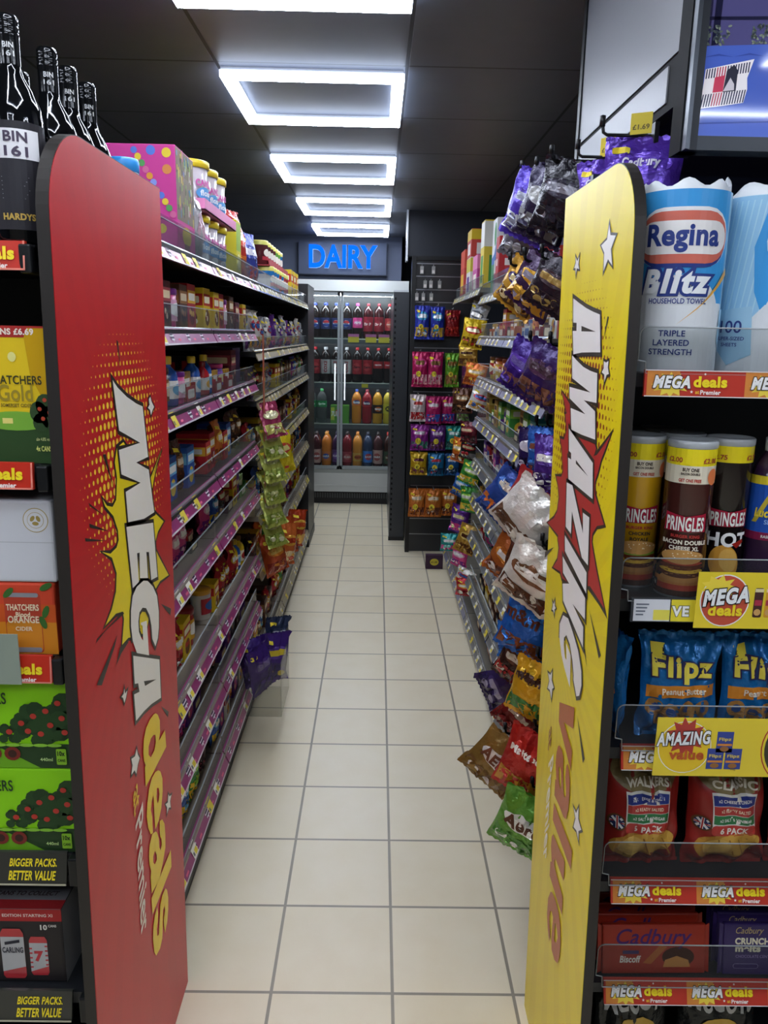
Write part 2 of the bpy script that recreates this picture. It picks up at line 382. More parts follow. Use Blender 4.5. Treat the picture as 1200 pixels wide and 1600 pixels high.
def end_panel(label, xf, sgn, data, y0, prof, face, cols):
    t = thing('aisle_sign_board', label, 'sign', (xf, y0, 0))
    fn = lambda u, v, o: (sgn * o * (.6 if o > 0 else 1), u, v)
    pr = [(a - y0, z) for a, z in prof]
    part('edge_board', MB().prism(pr, fn, -.0185, -.0006, C('#2a2623', 'black')), t, 'black board edge')
    gp = grow(pr, -.0015)
    part('printed_face', MB().prism(gp, fn, -.0006, 0, face), t)
    D = {k: pts(v, y0) for k, v in data.items()}
    dm = MB()
    cy, cz, ry, rz = cols['dots']
    cy -= y0; r = 0; z = cz - rz
    while z < cz + rz:
        u = cy - ry + (.0095 if r % 2 else 0)
        while u < cy + ry:
            d = math.hypot((u - cy) / ry, (z - cz) / rz)
            q = min(1, (1 - d) * 2.1)
            if q > .12: dm.poly(ell(u, z, .0062 * q * cols['dr'], .0066 * q, 10), fn, .0003, cols['dot'])
            u += .019
        z += .0165; r += 1
    part('halftone_dots', dm, t)
    K = cols['ink']
    b = MB()
    b.poly(grow(D['burst'], .006), fn, .0006, K); b.poly(D['burst'], fn, .0009, cols['burst'])
    part('starburst', b, t)
    for k in D:
        if k.startswith('ray'): part('speed_line', MB().poly(D[k], fn, .0012, K), t)
    for k in sorted(D):
        if k.startswith('star'):
            b = MB(); b.poly(grow(D[k], .0045), fn, .0012, K); b.poly(D[k], fn, .0015, cols['white']); part('star', b, t)
    for wname, letters, col, outl in cols['words']:
        b = MB()
        if outl:
            for L in letters: b.poly(grow(D[L], outl), fn, .0018, K)
        for L in letters:
            h = [D[L + 'h']] if L + 'h' in D and not outl else []
            b.poly(D[L], fn, .0024, col, holes=h)
            if outl and L + 'h' in D: b.poly(D[L + 'h'], fn, .0027, K)
        part(wname, b, t)
    for wname, s, m, p0, ux, uy in cols['small']:
        b = MB(); vs, fs, *_ = text2d(s, .02)
        b.add([fn(p0[0] - y0 + x * ux[0] + y * uy[0], p0[1] + x * ux[1] + y * uy[1], .0024) for x, y in vs], fs, m); part(wname, b, t)
    return t
def outline(fb, ft, bb, bt, ztop, r):
    """front edge y at bottom/top, back edge y at bottom/top, rounded at the upper front corner"""
    o = [(fb, 0), (bb, 0), (bt, ztop)]
    for i in range(13):
        a = PI / 2 + PI / 2 * i / 12
        o.append((ft + r + r * math.cos(a), ztop - r + r * .98 * math.sin(a)))
    return o
YEL = C('#f2dc1c', 'panel'); WHT = C('#f1eee8', 'panel'); INK = C('#29241f', 'panel')
def ray_face(name, c1, c2, cy, cz, amt):       # printed rays fanning out over the face
    m = bpy.data.materials.new(name); m.use_nodes = True
    nt = m.node_tree; b = nt.nodes['Principled BSDF']
    tc = nt.nodes.new('ShaderNodeTexCoord'); sp = nt.nodes.new('ShaderNodeSeparateXYZ'); nt.links.new(tc.outputs['Object'], sp.inputs[0])
    def mth(op, a, b2):
        n = nt.nodes.new('ShaderNodeMath'); n.operation = op
        for i, q in ((0, a), (1, b2)):
            if q is None: continue
            if isinstance(q, (int, float)): n.inputs[i].default_value = q
            else: nt.links.new(q, n.inputs[i])
        return n.outputs[0]
    an = mth('ARCTAN2', mth('SUBTRACT', sp.outputs[1], cy), mth('SUBTRACT', sp.outputs[2], cz))
    sw = mth('GREATER_THAN', mth('SINE', mth('MULTIPLY', an, 48), None), .2)
    mx = nt.nodes.new('ShaderNodeMix'); mx.data_type = 'RGBA'; mx.inputs[6].default_value = lin(c1); mx.inputs[7].default_value = lin(c2)
    nt.links.new(mth('MULTIPLY', sw, amt), mx.inputs[0]); nt.links.new(mx.outputs[2], b.inputs['Base Color'])
    b.inputs['Roughness'].default_value = .34; b.inputs['Specular IOR Level'].default_value = .3
    return m
RED = C('#c41f26', 'panel')
end_panel('tall red end panel with rounded top, white and yellow lettering, left of the aisle', -.448, 1, PL, 1.06,
          outline(1.066, 1.122, 1.648, 1.69, 1.872, .135), ray_face('red_rays', '#c31c23', '#bd1a22', .36, 1.2, .6),
          dict(dots=(1.40, 1.35, .255, .262), dr=1.0, dot=C('#f5d033', 'panel'), ink=INK, burst=YEL, white=WHT,
               words=(('headline_letters', 'MEGA', WHT, .0075), ('deals_letters', ('d', 'e', 'a', 'l', 's'), C('#f6d41c', 'panel'), 0)),
               small=(('shop_name_letters', 'Premier', C('#f3e6da', 'panel'), (1.322, .672), (-.001, -.0805), (.07, .028)),
                      ('small_word', 'at', C('#f3c81c', 'panel'), (1.318, .735), (.001, -.062), (.058, .027)))))
end_panel('tall yellow end panel with rounded top and white comic lettering, right of the aisle', .386, -1, PR, 1.12,
          outline(1.135, 1.245, 1.587, 1.727, 1.876, .135), ray_face('yellow_rays', '#e9d413', '#dfc71b', .42, 1.0, .4),
          dict(dots=(1.49, 1.44, .255, .275), dr=1.0, dot=C('#98361f', 'panel'), ink=C('#3a332a', 'panel'), burst=C('#b8322f', 'panel'), white=WHT,
               words=(('headline_letters', 'AMBZING', WHT, .0075), ('value_letters', ('v', 'a', 'l', 'u', 'e'), C('#b5602c', 'panel'), 0)),
               small=(('shop_name_letters', 'Premier', C('#f8f3dc', 'panel'), (1.517, .70), (-.0045, -.0725), (-.05, .062)),
                      ('small_word', 'at', C('#a86a24', 'panel'), (1.534, .765), (-.003, -.062), (-.04, .05)))))

# ------------------------------------------------------------ product builders (front looks towards -y, base centre at the origin)
def bag_surf(w, h, d, seed, flat=.055):
    rd = random.Random(seed); ph = [rd.uniform(0, 6.3) for _ in range(8)]; fr = [rd.uniform(3, 7) for _ in range(8)]
    def sf(u, v, side=-1, off=0):
        # u -1..1, v 0..1
        sv = math.sin(PI * min(1, max(0, (v - flat) / (1 - 2 * flat))))
        x = u * w / 2 * (1 - .09 * sv ** .7)
        pr = max(0, 1 - abs(u) ** 2.4) ** .62 * sv ** .55
        wr = .0
        for i in range(0, 8, 2):
            wr += math.sin(fr[i] * u * 2.2 + ph[i] + 3 * v) * math.sin(fr[i + 1] * v * 2.6 + ph[i + 1])
        edge = 1 - abs(sv) ** 1.5
        y = side * (d / 2 * pr + off) + wr * .0012 * (1 + 2.2 * edge) * (1 if h < .14 else 1.5)
        z = v * h + (.003 * math.sin(ph[0] + 7 * u) * edge if 0 < v < 1 else 0)
        return (x, y, z)
    return sf
def bag_fn(sf, w, h): return lambda x, z, o: sf(max(-1, min(1, x / (w / 2))), max(0, min(1, z / h)), -1, o)
def bag_body(w, h, d, m, seed, m2=None, nu=12, nv=14, hole=False):
    b = MB(); sf = bag_surf(w, h, d, seed)
    b.sheet(lambda a, c: sf(2 * a - 1, c, -1), nu, nv, m); b.sheet(lambda a, c: sf(1 - 2 * a, c, 1), nu, nv, m)
    fn = bag_fn(sf, w, h)
    z = C('#d8d8da', 'foil') if m2 is None else m2
    n = 9                                                    # serrated crimps at both ends
    for zz, s in ((.0, 1), (h, -1)):
        b.poly([(-w / 2 + w * i / (2 * n), zz - (s * .004 if i % 2 else 0)) for i in range(2 * n + 1)] + [(w / 2, zz + s * .006), (-w / 2, zz + s * .006)], lambda u, v, o: (u, -.0005 - o, v), .0002, m)
    return b, fn, sf
_SPEC = {}
def pouch(w, h, d, col, band, logo, art, seed=0, kind='foil', single=False, patch=True, bandpos=.62):
    key = ('pouch', w, h, d, col, band, logo, art, seed, kind, single, bandpos, patch)
    if key in _SPEC: return _SPEC[key]
    b, fn, sf = bag_body(w, h, d, C(col, kind), seed)
    p = b if single else MB(); g = max(.012, w / 9); rd = random.Random(seed + 5)
    p.poly(rect(-w * .46, w * .46, h * .08, h * .36), fn, .0012, C(art, kind), grid=g)
    p.poly(ell(0, h * bandpos, w * .4, h * .13, 18), fn, .0016, C(band, kind), grid=g)
    p.poly(rrect(0, h * bandpos, w * .62, h * .12, h * .03), fn, .0022, C(logo, kind), grid=g)
    for i in range(5):
        p.poly(ell(rd.uniform(-.34, .34) * w, rd.uniform(.13, .3) * h, w * rd.uniform(.06, .13), w * rd.uniform(.05, .11), 10), fn, .0019, C(rd.choice([band, logo, col]), kind))
    if patch: p.poly(rrect(-w * .28, h * .84, w * .24, h * .07, h * .015), fn, .0016, C('#f0d83c', 'paper'), grid=g)
    r = b.mesh('bag') if single else [('bag', b.mesh('bag')), ('front_print', p.mesh('front_print'))]
    _SPEC[key] = r; return r
def carton(w, h, d, col, band, logo, art, seed=0, single=False):
    key = ('carton', w, h, d, col, band, logo, art, seed, single)
    if key in _SPEC: return _SPEC[key]
    rd = random.Random(seed)
    b = MB(); b.box(-w / 2, w / 2, -d / 2, d / 2, 0, h, C(col), .0015); p = b if single else MB()
    for fn, W in ((front(-d / 2), w), (lambda u, v, o: (w / 2 + o, u, v), d), (lambda u, v, o: (-w / 2 - o, u, v), d)):
        p.poly(rect(-W * .48, W * .48, h * .58, h * .86), fn, .0004, C(band)); p.poly(rrect(0, h * .72, W * .76, h * .16, h * .03), fn, .0007, C(logo))
        p.poly(ell(0, h * .3, W * .32, h * .2, 14), fn, .0004, C(art))
        for i in range(3): p.poly(ell(rd.uniform(-.25, .25) * W, rd.uniform(.2, .4) * h, W * .1, h * .07, 8), fn, .0007, C(rd.choice([logo, band])))
    r = b.mesh('box') if single else [('box', b.mesh('box')), ('front_label', p.mesh('front_label'))]
    _SPEC[key] = r; return r
def tub(r, h, col, lid, label, art, single=False, kind='plastic'):
    key = ('tub', r, h, col, lid, label, art, single)
    if key in _SPEC: return _SPEC[key]
    b = MB(); b.lathe([(0, 0), (r * .84, 0), (r * .88, .003), (r * .97, h * .86), (0, h * .86)], 20, C(col, kind))
    l = b if single else MB(); l.lathe([(r * .98, h * .84), (r * 1.02, h * .85), (r * 1.02, h * .97), (r * .96, h), (0, h)], 20, C(lid, 'plastic'))
    p = b if single else MB(); fn = cyl(r * .93)
    p.poly(rect(-r * 1.2, r * 1.2, h * .2, h * .72), fn, .003, C(label), grid=.012); p.poly(ell(0, h * .48, r * .85, h * .17, 18), fn, .0038, C(art), grid=.012)
    r_ = b.mesh('tub') if single else [('tub', b.mesh('tub')), ('lid', l.mesh('lid')), ('label', p.mesh('label'))]
    _SPEC[key] = r_; return r_
def flask(r, h, col, cap, label, art, single=False):
    key = ('flask', r, h, col, cap, label, art, single)
    if key in _SPEC: return _SPEC[key]
    b = MB(); b.lathe([(0, 0), (r * .92, 0), (r, .006), (r, h * .6), (r * .85, h * .7), (r * .42, h * .8), (r * .42, h * .86)], 16, C(col, 'gloss'))
    l = b if single else MB(); l.lathe([(r * .48, h * .84), (r * .5, h * .98), (r * .4, h), (0, h)], 14, C(cap, 'plastic'))
    p = b if single else MB(); fn = cyl(r)
    p.poly(rect(-r * 2.6, r * 2.6, h * .16, h * .52), fn, .0006, C(label), grid=.01); p.poly(ell(0, h * .34, r * .8, h * .12, 14), fn, .001, C(art), grid=.01)
    q = b.mesh('bottle') if single else [('bottle', b.mesh('bottle')), ('cap', l.mesh('cap')), ('label', p.mesh('label'))]
    _SPEC[key] = q; return q
def tray(w, h, d, col, art, bars, seed=0, single=False):
    """open display carton with rows of bars standing in it"""
    key = ('tray', w, h, d, col, art, bars, seed, single)
    if key in _SPEC: return _SPEC[key]
    b = MB(); m = C(col); t = .002
    b.box(-w / 2, w / 2, -d / 2, d / 2, 0, t, m); b.box(-w / 2, w / 2, -d / 2, -d / 2 + t, 0, h * .5, m); b.box(-w / 2, w / 2, d / 2 - t, d / 2, 0, h * 1.25, m)
    for s in (-1, 1): b.box(s * w / 2 - (t if s > 0 else 0), s * w / 2 + (t if s < 0 else 0), -d / 2, d / 2, 0, h * .6, m)
    p = b if single else MB(); fn = front(-d / 2)
    p.poly(rrect(0, h * .25, w * .7, h * .3, h * .1), fn, .0005, C(art))
    q = b if single else MB(); n = max(2, int((d - .01) / .022))
    for i in range(n):
        y = -d / 2 + .008 + (d - .016) * (i + .5) / n
        q.box(-w * .46, w * .46, y - .008, y + .008, t, h * (.92 + .06 * math.sin(i * 2.1 + seed)), C(bars, 'foil'), .003)
        q.poly(rect(-w * .3, w * .3, h * .45, h * .75), front(y - .008), .0006, C(art))
    r = b.mesh('display_carton') if single else [('carton', b.mesh('carton')), ('front_label', p.mesh('front_label')), ('bars', q.mesh('bars'))]
    _SPEC[key] = r; return r

# colours with the words used in the labels
PAL = {'pink': ('#d9478f', '#f4b9d4', '#ffffff', '#7a2a8a'), 'purple': ('#5b2a86', '#8d5cb5', '#f2e6b0', '#d9478f'), 'red': ('#b3202a', '#e8b13a', '#f4f0e6', '#7d1118'),
       'blue': ('#2a56a8', '#6fb4e0', '#f2f2f2', '#e8c53a'), 'green': ('#3f8f3a', '#9ad04c', '#f4f6e4', '#f0c93a'), 'yellow': ('#e3c023', '#c43228', '#fff6d0', '#7a4a20'),
       'orange': ('#d9722a', '#f2c24a', '#fff0d8', '#8a3a18'), 'brown': ('#54301f', '#9c6a3a', '#f0dfc0', '#2f1a10'), 'white': ('#e4e1da', '#c43a44', '#3a62a8', '#e3a83a'),
       'black': ('#242226', '#b3202a', '#f0e0b0', '#6a6a70'), 'teal': ('#1d8a8a', '#7fd0c4', '#f4f4f4', '#d9478f'), 'silver': ('#a9abb0', '#5a5e68', '#f4f4f4', '#7a4a8a'),
       'gold': ('#b58a35', '#e4c46a', '#4a2616', '#6a3f1c'), 'maroon': ('#5a1626', '#a8444c', '#f0d8b0', '#30101a')}
NOUN = {'pouch': 'sweet bag', 'carton': 'carton', 'tub': 'lidded tub', 'flask': 'small bottle', 'tray': 'display box of bars'}
NAME = {'pouch': 'sweet_bag', 'carton': 'sweet_carton', 'tub': 'sweet_tub', 'flask': 'small_bottle', 'tray': 'bar_display_box'}
CAT = {'pouch': 'bag', 'carton': 'box', 'tub': 'tub', 'flask': 'bottle', 'tray': 'box'}
def filler(kind, colour, size, hmax, single, seed):
    a, b_, c, d = PAL[colour]
    s = (.85, 1.0, 1.15)[size]
    if kind == 'pouch': w, h, dd = .105 * s, min(hmax, .15 * s), .045; return pouch(round(w, 3), round(h, 3), dd, a, b_, c, d, seed % 4, 'foil', single), w, dd
    if kind == 'carton': w, h, dd = .085 * s, min(hmax, .12 * s), .11; return carton(round(w, 3), round(h, 3), dd, a, b_, c, d, seed % 3, single), w, dd
    if kind == 'tub': r, h = .036 * s, min(hmax, .105 * s); return tub(round(r, 3), round(h, 3), a, d, b_, c, single), 2.1 * r, 2.1 * r
    if kind == 'flask': r, h = .026 * s, min(hmax, .125 * s); return flask(round(r, 3), round(h, 3), a, d, c, b_, single), 2.05 * r, 2.05 * r
    w, h, dd = .1 * s, min(hmax / 1.3, .075 * s), .16; return tray(round(w, 3), round(h, 3), dd, a, c, b_, seed % 3, single), w, dd

# ------------------------------------------------------------ aisle shelving
PINK = C('#93356e', 'plastic'); TICK = C('#eeeae0'); TICKY = C('#e8d44a'); CLEAR = clear('#f4f6f6', .045); RIMS = C('#9a9ea4', 'gloss')
BEIGE = C('#8f8779', 'plastic')
def bay(label, loc, rz, W, D, ztop, rails, style, group, seed, top_depth=None, base=.1):
    """rails: heights of the lower edge of each price rail, base rail last"""
    t = thing('shelving_bay', label, 'shelving', loc, rz, group)
    rd = random.Random(seed)
    part('back_panel', MB().box(0, W, D - .02, D, .02, ztop, DARK), t)
    part('base_plinth', MB().box(0, W, .03, D - .02, 0, base, BLK), t)
    for x in (.0, W - .03): part('upright', MB().box(x, x + .03, D - .05, D - .021, .02, ztop, BLK), t)
    for i, z in enumerate(rails):
        z1 = z + .036
        sh = part('shelf', MB().box(.002, W - .002, .012, D - .051, z1 - .022, z1, (DARK2 if z > 1 else C('#857a6e', 'plastic')) if style != 'right' else C('#6f6a60', 'plastic')), t)
        b = MB()                                       # tilted price rail with a ribbon of print
        yb, yt = 0, .02; zb, zt = z, z + .042
        colr = {'pink': PINK, 'yellow': C('#8f8466', 'plastic'), 'right': C('#5b5b62', 'plastic')}[style]
        if style == 'right' and i in (1, 2, 3): colr = C('#6f6d88', 'plastic')
        b.add([(.004, yb, zb), (W - .004, yb, zb), (W - .004, yt, zt), (.004, yt, zt), (.004, yb + .004, zb - .002), (W - .004, yb + .004, zb - .002), (W - .004, yt + .004, zt), (.004, yt + .004, zt)],
              [(0, 1, 2, 3), (4, 7, 6, 5), (0, 4, 5, 1), (3, 2, 6, 7), (0, 3, 7, 4), (1, 5, 6, 2)], colr)
        fr = lambda u, v, o, z=z: (u, .02 * v / .042 - o, z + v)
        b.poly(rect(.004, W - .004, .0385, .042), fr, .0012, RIMS); b.poly(rect(.004, W - .004, -.001, .003), fr, .0012, C('#d8cfd6', 'gloss') if style == 'pink' else RIMS)
        if style == 'pink':
            x = .05 + rd.uniform(0, .06)
            while x < W - .06:
                b.poly(star(x, .021, .017, .011, 8, sx=1.2), fr, .0008, C('#e9e4ea')); b.poly(rect(x - .016, x + .016, .014, .019), fr, .0012, C('#4a3a52'))
                b.poly(rect(x - .014, x + .012, .022, .027), fr, .0012, C('#4a3a52')); b.poly(rect(x + .05, x + .075, .008, .014), fr, .0008, C('#e06a8a'))
                x += .165
        if style == 'yellow': b.poly(rect(.01, W - .01, .026, .038), fr, .0008, C('#c4ad3c'))
        rail = part('price_rail', b, t)
        x = .04 + rd.uniform(0, .1)                      # paper tickets slipped into the rail
        while x < W - .06:
            if rd.random() < {'pink': .45, 'yellow': .75, 'right': .85}[style]:
                tb = MB(); f2 = lambda u, v, o, x=x, fr=fr: fr(x + u, v, o)
                tb.poly(rect(0, .042, .003, .038), f2, .0018, TICK if rd.random() < .8 else TICKY); tb.poly(rect(.018, .04, .006, .02), f2, .0022, TICKY)
                tb.poly(rect(.004, .03, .03, .033), f2, .0022, C('#555555')); tb.poly(rect(.004, .014, .008, .018), f2, .0022, C('#777777'))
                part('price_ticket', tb, rail)
            x += rd.uniform(.085, .16)
        if not (style == 'right' and i == len(rails) - 1):
            g = MB(); h = .062; g.box(.006, W - .006, .024, .027, z1, z1 + h, CLEAR); g.box(.006, W - .006, .0235, .0275, z1 + h - .002, z1 + h, C('#b9c0c4', 'gloss'))
            part('clear_riser', g, t)
    return t
LX, RX = -.492, .486
LZ = [1.755, 1.558, 1.356, 1.103, .898, .60, .392, .128]
LB = [(1.70, .75), (2.455, .825), (3.285, .825), (4.115, .825), (4.945, .785)]
lbn = ['first', 'second', 'third', 'fourth', 'fifth']
for i, (y0, W) in enumerate(LB):
    near = i < 2
    rails = LZ if near else [1.755, 1.475, 1.272, 1.02, .775, .52, .10]
    bay('black %s shelving bay of the left aisle run, ' % ('pink railed' if near else 'yellow railed') + ['just behind the red panel', 'second from the panel', 'third from the panel',
        'second from the far end', 'beside the end post'][i], (LX, y0, 0), PI / 2, W, .47, 1.76, rails, 'pink' if near else 'yellow', 'left aisle shelving', 40 + i)
t = thing('end_post', 'tall black end post closing the far end of the left shelving', 'panel', (-.74, 6.0, 0))
b = MB().box(-.235, .238, -.265, .27, 0, 1.93, DARK); part('panel', b, t); part('foot', MB().box(-.24, .242, -.268, .273, 0, .06, BLK), t)

RZ = [1.742, 1.553, 1.357, 1.155, .945, .762, .56, .315, .10]
RB = [(2.31, .825), (3.14, .825)]
for i, (y0, W) in enumerate(RB):
    bay('grey railed black shelving bay of the right aisle run, ' + ['second from the yellow panel', 'third from the yellow panel'][i], (RX, y0 + W, 0), -PI / 2, W, .45, 1.76, RZ, 'right', 'right aisle shelving', 60 + i)
bay('black shelving bay at the far end of the right run behind hanging bags', (RX, 3.97 + 1.36, 0), -PI / 2, 1.36, .45, 1.8, [1.79, .10], 'right', 'right aisle shelving', 63)

# filling the shelves, one item after another along each shelf
def fill(side, bi, y0, W, rails, si, kinds, seed, single, skip=()):
    rd = random.Random(seed)
    z = rails[si] + .0362
    hmax = (rails[si - 1] - .022 - z - .012) if si > 0 else .2
    x = .03; n = 0
    while True:
        kind, colours = rd.choice(kinds)
        colour = rd.choice(colours); size = rd.choice((0, 1, 1, 2))
        sp, w, d = filler(kind, colour, size, hmax, single, rd.randrange(12))
        if x + w > W - .03: break
        xc = x + w / 2; yc = y0 + xc
        skipit = any(a <= yc <= c for a, c in skip)
        if not skipit:
            n += 1
            if side == 'L': loc = (LX - (.036 if si < 3 else .05) - d / 2 - rd.uniform(0, .012), yc, z); rz = PI / 2
            else: loc = (RX + .05 + d / 2 + rd.uniform(0, .012), yc, z); rz = -PI / 2
            where = '%s %s on %s %s shelf of %s bay, %s along' % (colour, NOUN[kind], ORD[si + 1], 'left' if side == 'L' else 'right', bi, ORD[n])
            place(sp, NAME[kind], where, CAT[kind], loc, rz, 'items on the %s aisle shelves' % ('left' if side == 'L' else 'right'))
        x += w + rd.uniform(.006, .016)
LK = {1: [('carton', ['green', 'yellow', 'brown', 'red']), ('tub', ['yellow', 'pink', 'green']), ('carton', ['yellow', 'maroon', 'orange'])],
      2: [('tub', ['pink', 'purple', 'brown']), ('flask', ['blue', 'red']), ('carton', ['purple', 'blue', 'red', 'maroon']), ('tray', ['pink', 'red'])],
      3: [('carton', ['blue', 'red']), ('pouch', ['yellow', 'pink', 'orange', 'brown']), ('tray', ['green', 'orange', 'red'])],
      4: [('tray', ['black', 'maroon', 'green']), ('pouch', ['black', 'blue', 'pink']), ('carton', ['red', 'yellow', 'purple'])],
      5: [('flask', ['red', 'yellow', 'blue']), ('tub', ['white', 'yellow', 'red']), ('carton', ['yellow', 'brown', 'purple', 'blue']), ('pouch', ['red', 'blue'])],
      6: [('carton', ['brown', 'maroon', 'purple', 'black']), ('tray', ['purple', 'black', 'yellow']), ('pouch', ['maroon', 'purple'])],
      7: [('pouch', ['green', 'purple', 'maroon', 'orange', 'blue']), ('carton', ['purple', 'white', 'yellow'])]}
for bi in (0, 1):
    for si in range(1, 8):
        fill('L', lbn[bi], LB[bi][0], LB[bi][1], LZ, si, LK[si], 100 + bi * 20 + si, False, [(3.03, 3.3)] if bi == 1 and si == 2 else ())
FK = [('pouch', ['gold', 'yellow', 'green', 'maroon', 'purple', 'silver', 'brown', 'red']), ('pouch', ['black', 'orange', 'white', 'blue']), ('carton', ['brown', 'yellow'])]
for bi in (2, 3, 4):
    rl = [1.755, 1.475, 1.272, 1.02, .775, .52, .10]
    for si in range(1, 7):
        fill('L', lbn[bi], LB[bi][0], LB[bi][1], rl, si, [('pouch', ['silver', 'silver', 'white', 'purple'])] if si == 1 else FK, 300 + bi * 20 + si, True)
RK = {1: [('tray', ['orange', 'white', 'brown', 'red']), ('carton', ['white', 'orange', 'red'])], 2: [('tray', ['yellow', 'black', 'brown', 'white']), ('tub', ['yellow', 'orange'])],
      3: [('tray', ['black', 'green', 'gold', 'purple']), ('carton', ['gold', 'teal', 'green'])], 4: [('tray', ['white', 'maroon', 'gold']), ('carton', ['white', 'purple', 'red'])],
      5: [('tray', ['gold', 'white', 'purple', 'brown'])], 6: [('tray', ['red', 'teal', 'brown', 'black']), ('pouch', ['orange', 'teal'])], 7: [('tray', ['brown', 'yellow', 'black', 'orange'])],
      8: [('tray', ['blue', 'brown', 'orange', 'maroon']), ('pouch', ['blue', 'brown'])]}
for bi in (0, 1):
    for si in range(1, 9):
        fill('R', ['second', 'third'][bi], RB[bi][0], RB[bi][1], RZ, si, RK[si], 500 + bi * 20 + si, bi == 1)

# ------------------------------------------------------------ right hand end shelving, facing the camera
GREEN_RED = C('#c23a2c', 'plastic')
KOUT = C('#2a2420')
def mega_print(b, fn, x, z, s, full=True):
    """comic price strip print; s = height of the strip"""
    b.poly(rect(x, x + s * 1.3, z, z + s), fn, .0003, C('#dc8a3c')); b.poly(burst(x + s * .95, z + s * .45, s * .78, s * .5, 12, 3), fn, .0006, C('#f0d44a'))
    b.text('MEGA', fn, .0018, C('#f4f2ee', 'plastic'), x + s * .98, z + s * .56, s * .5, s * 1.5, .05, .25, out=.05, outm=KOUT)
    b.text('deals', fn, .0018, C('#f7dc2a', 'plastic'), x + s * 2.52, z + s * .58, s * .44, s * 1.35, .045)
    b.text('at', fn, .0018, C('#f0c23a'), x + s * 2.02, z + s * .17, s * .13, None, .03); b.text('Premier', fn, .0018, C('#f6efe8'), x + s * 2.55, z + s * .17, s * .18, s * .82, .03)
    b.poly(star(x + s * 1.8, z + s * .18, s * .07, s * .03), fn, .001, WHT); b.poly(ell(x + s * 2.3, z + s * .88, s * .04, s * .04, 8), fn, .001, WHT)
EY = 1.25; EX0 = .408; EX1 = 1.25
er = thing('end_shelving', 'black end shelving unit facing the camera right of the yellow panel', 'shelving', (.8, EY, 0))
def E(name, b, label=None): return part(name, b, er, label)
ox = .8
E('back_panel', MB().box(EX0 - ox, EX1 - ox, .35, .37, 0, 1.9, C('#18222e', 'black'))); E('base_plinth', MB().box(EX0 - ox, EX1 - ox, .03, .35, 0, .1, BLK))
ER = [(1.504, .042, .003), (1.123, .042, .003), (.843, .042, .012), (.567, .042, .014), (.342, .042, .016), (.10, .03, .01)]
GT = [1.612, 1.235, .967, .694, .474]
for i, (z, h, yt) in enumerate(ER):
    zt = z + h - .006
    E('shelf', MB().box(EX0 - ox, EX1 - ox, .014, .35, zt - .022, zt, DARK))
    b = MB(); x0 = (.425, .438, .447, .452, .458, .46)[i] - ox; x1 = EX1 - ox
    b.prism(rect(x0, x1, 0, h), lambda u, v, o, z=z, yt=yt, h=h: (u, yt * v / h - o, z + v), -.006, 0, GREEN_RED if i != 1 and i != 5 else CHAR)
    fr = lambda u, v, o, z=z, yt=yt, h=h: (u, yt * v / h - o, z + v)
    if i in (0, 2, 3, 4):
        x = x0 + .004
        while x < .78 - ox + .2: mega_print(b, fr, x, .001, h - .002); x += .157
        b.poly(rect(x0, x1, h - .0015, h), fr, .002, C('#e8e2dc', 'gloss')); b.poly(rect(x0, x1, 0, .0015), fr, .002, C('#e8e2dc', 'gloss'))
    rail = E('price_rail', b)
    if i == 1:
        tb = MB(); tb.poly(rect(x0 + .004, x0 + .066, .002, .04), fr, .001, C('#dcdde2', 'plastic')); tb.poly(rect(x0 + .038, x0 + .066, .004, .022), fr, .0014, C('#e9dc5a'))
        for q in range(4): tb.poly(rect(x0 + .008, x0 + .03 - .003 * q, .03 - .006 * q, .0325 - .006 * q), fr, .0014, C('#6a6f7c'))
        part('price_ticket', tb, rail)
        tb = MB(); tb.poly(rect(x0 + .068, x0 + .12, .002, .04), fr, .001, C('#e8d63a', 'plastic')); tb.text('VE', fr, .0016, C('#f2f2ee'), x0 + .084, .02, .018, None, .04, out=.05, outm=C('#777055')); part('price_ticket', tb, rail)
    if i < 5:
        g = MB(); xa = EX0 + .004 - ox + (0, .006, .02, .02, .026)[i]; gh = GT[i] - zt
        o = [(xa + .014, 0), (x1, 0), (x1, gh), (xa + .012, gh)] + [(xa + .012 - .012 * math.sin(a), gh - .012 + .012 * math.cos(a)) for a in (.5, 1, 1.57)] + [(xa, gh * .28), (xa + .012, gh * .25)]
        fg = lambda u, v, o2, zt=zt: (u, .0035 - o2, zt + v)
        g.prism(o, fg, -.002, .0005, clear('#eef0f0', .05))
        for k in range(len(o)): g.tube([fg(*o[k], 0), fg(*o[(k + 1) % len(o)], 0)], .0012, C('#a7abad', 'gloss'), 5)
        E('clear_riser', g)
zs = [z + h - .0054 for z, h, _ in ER]

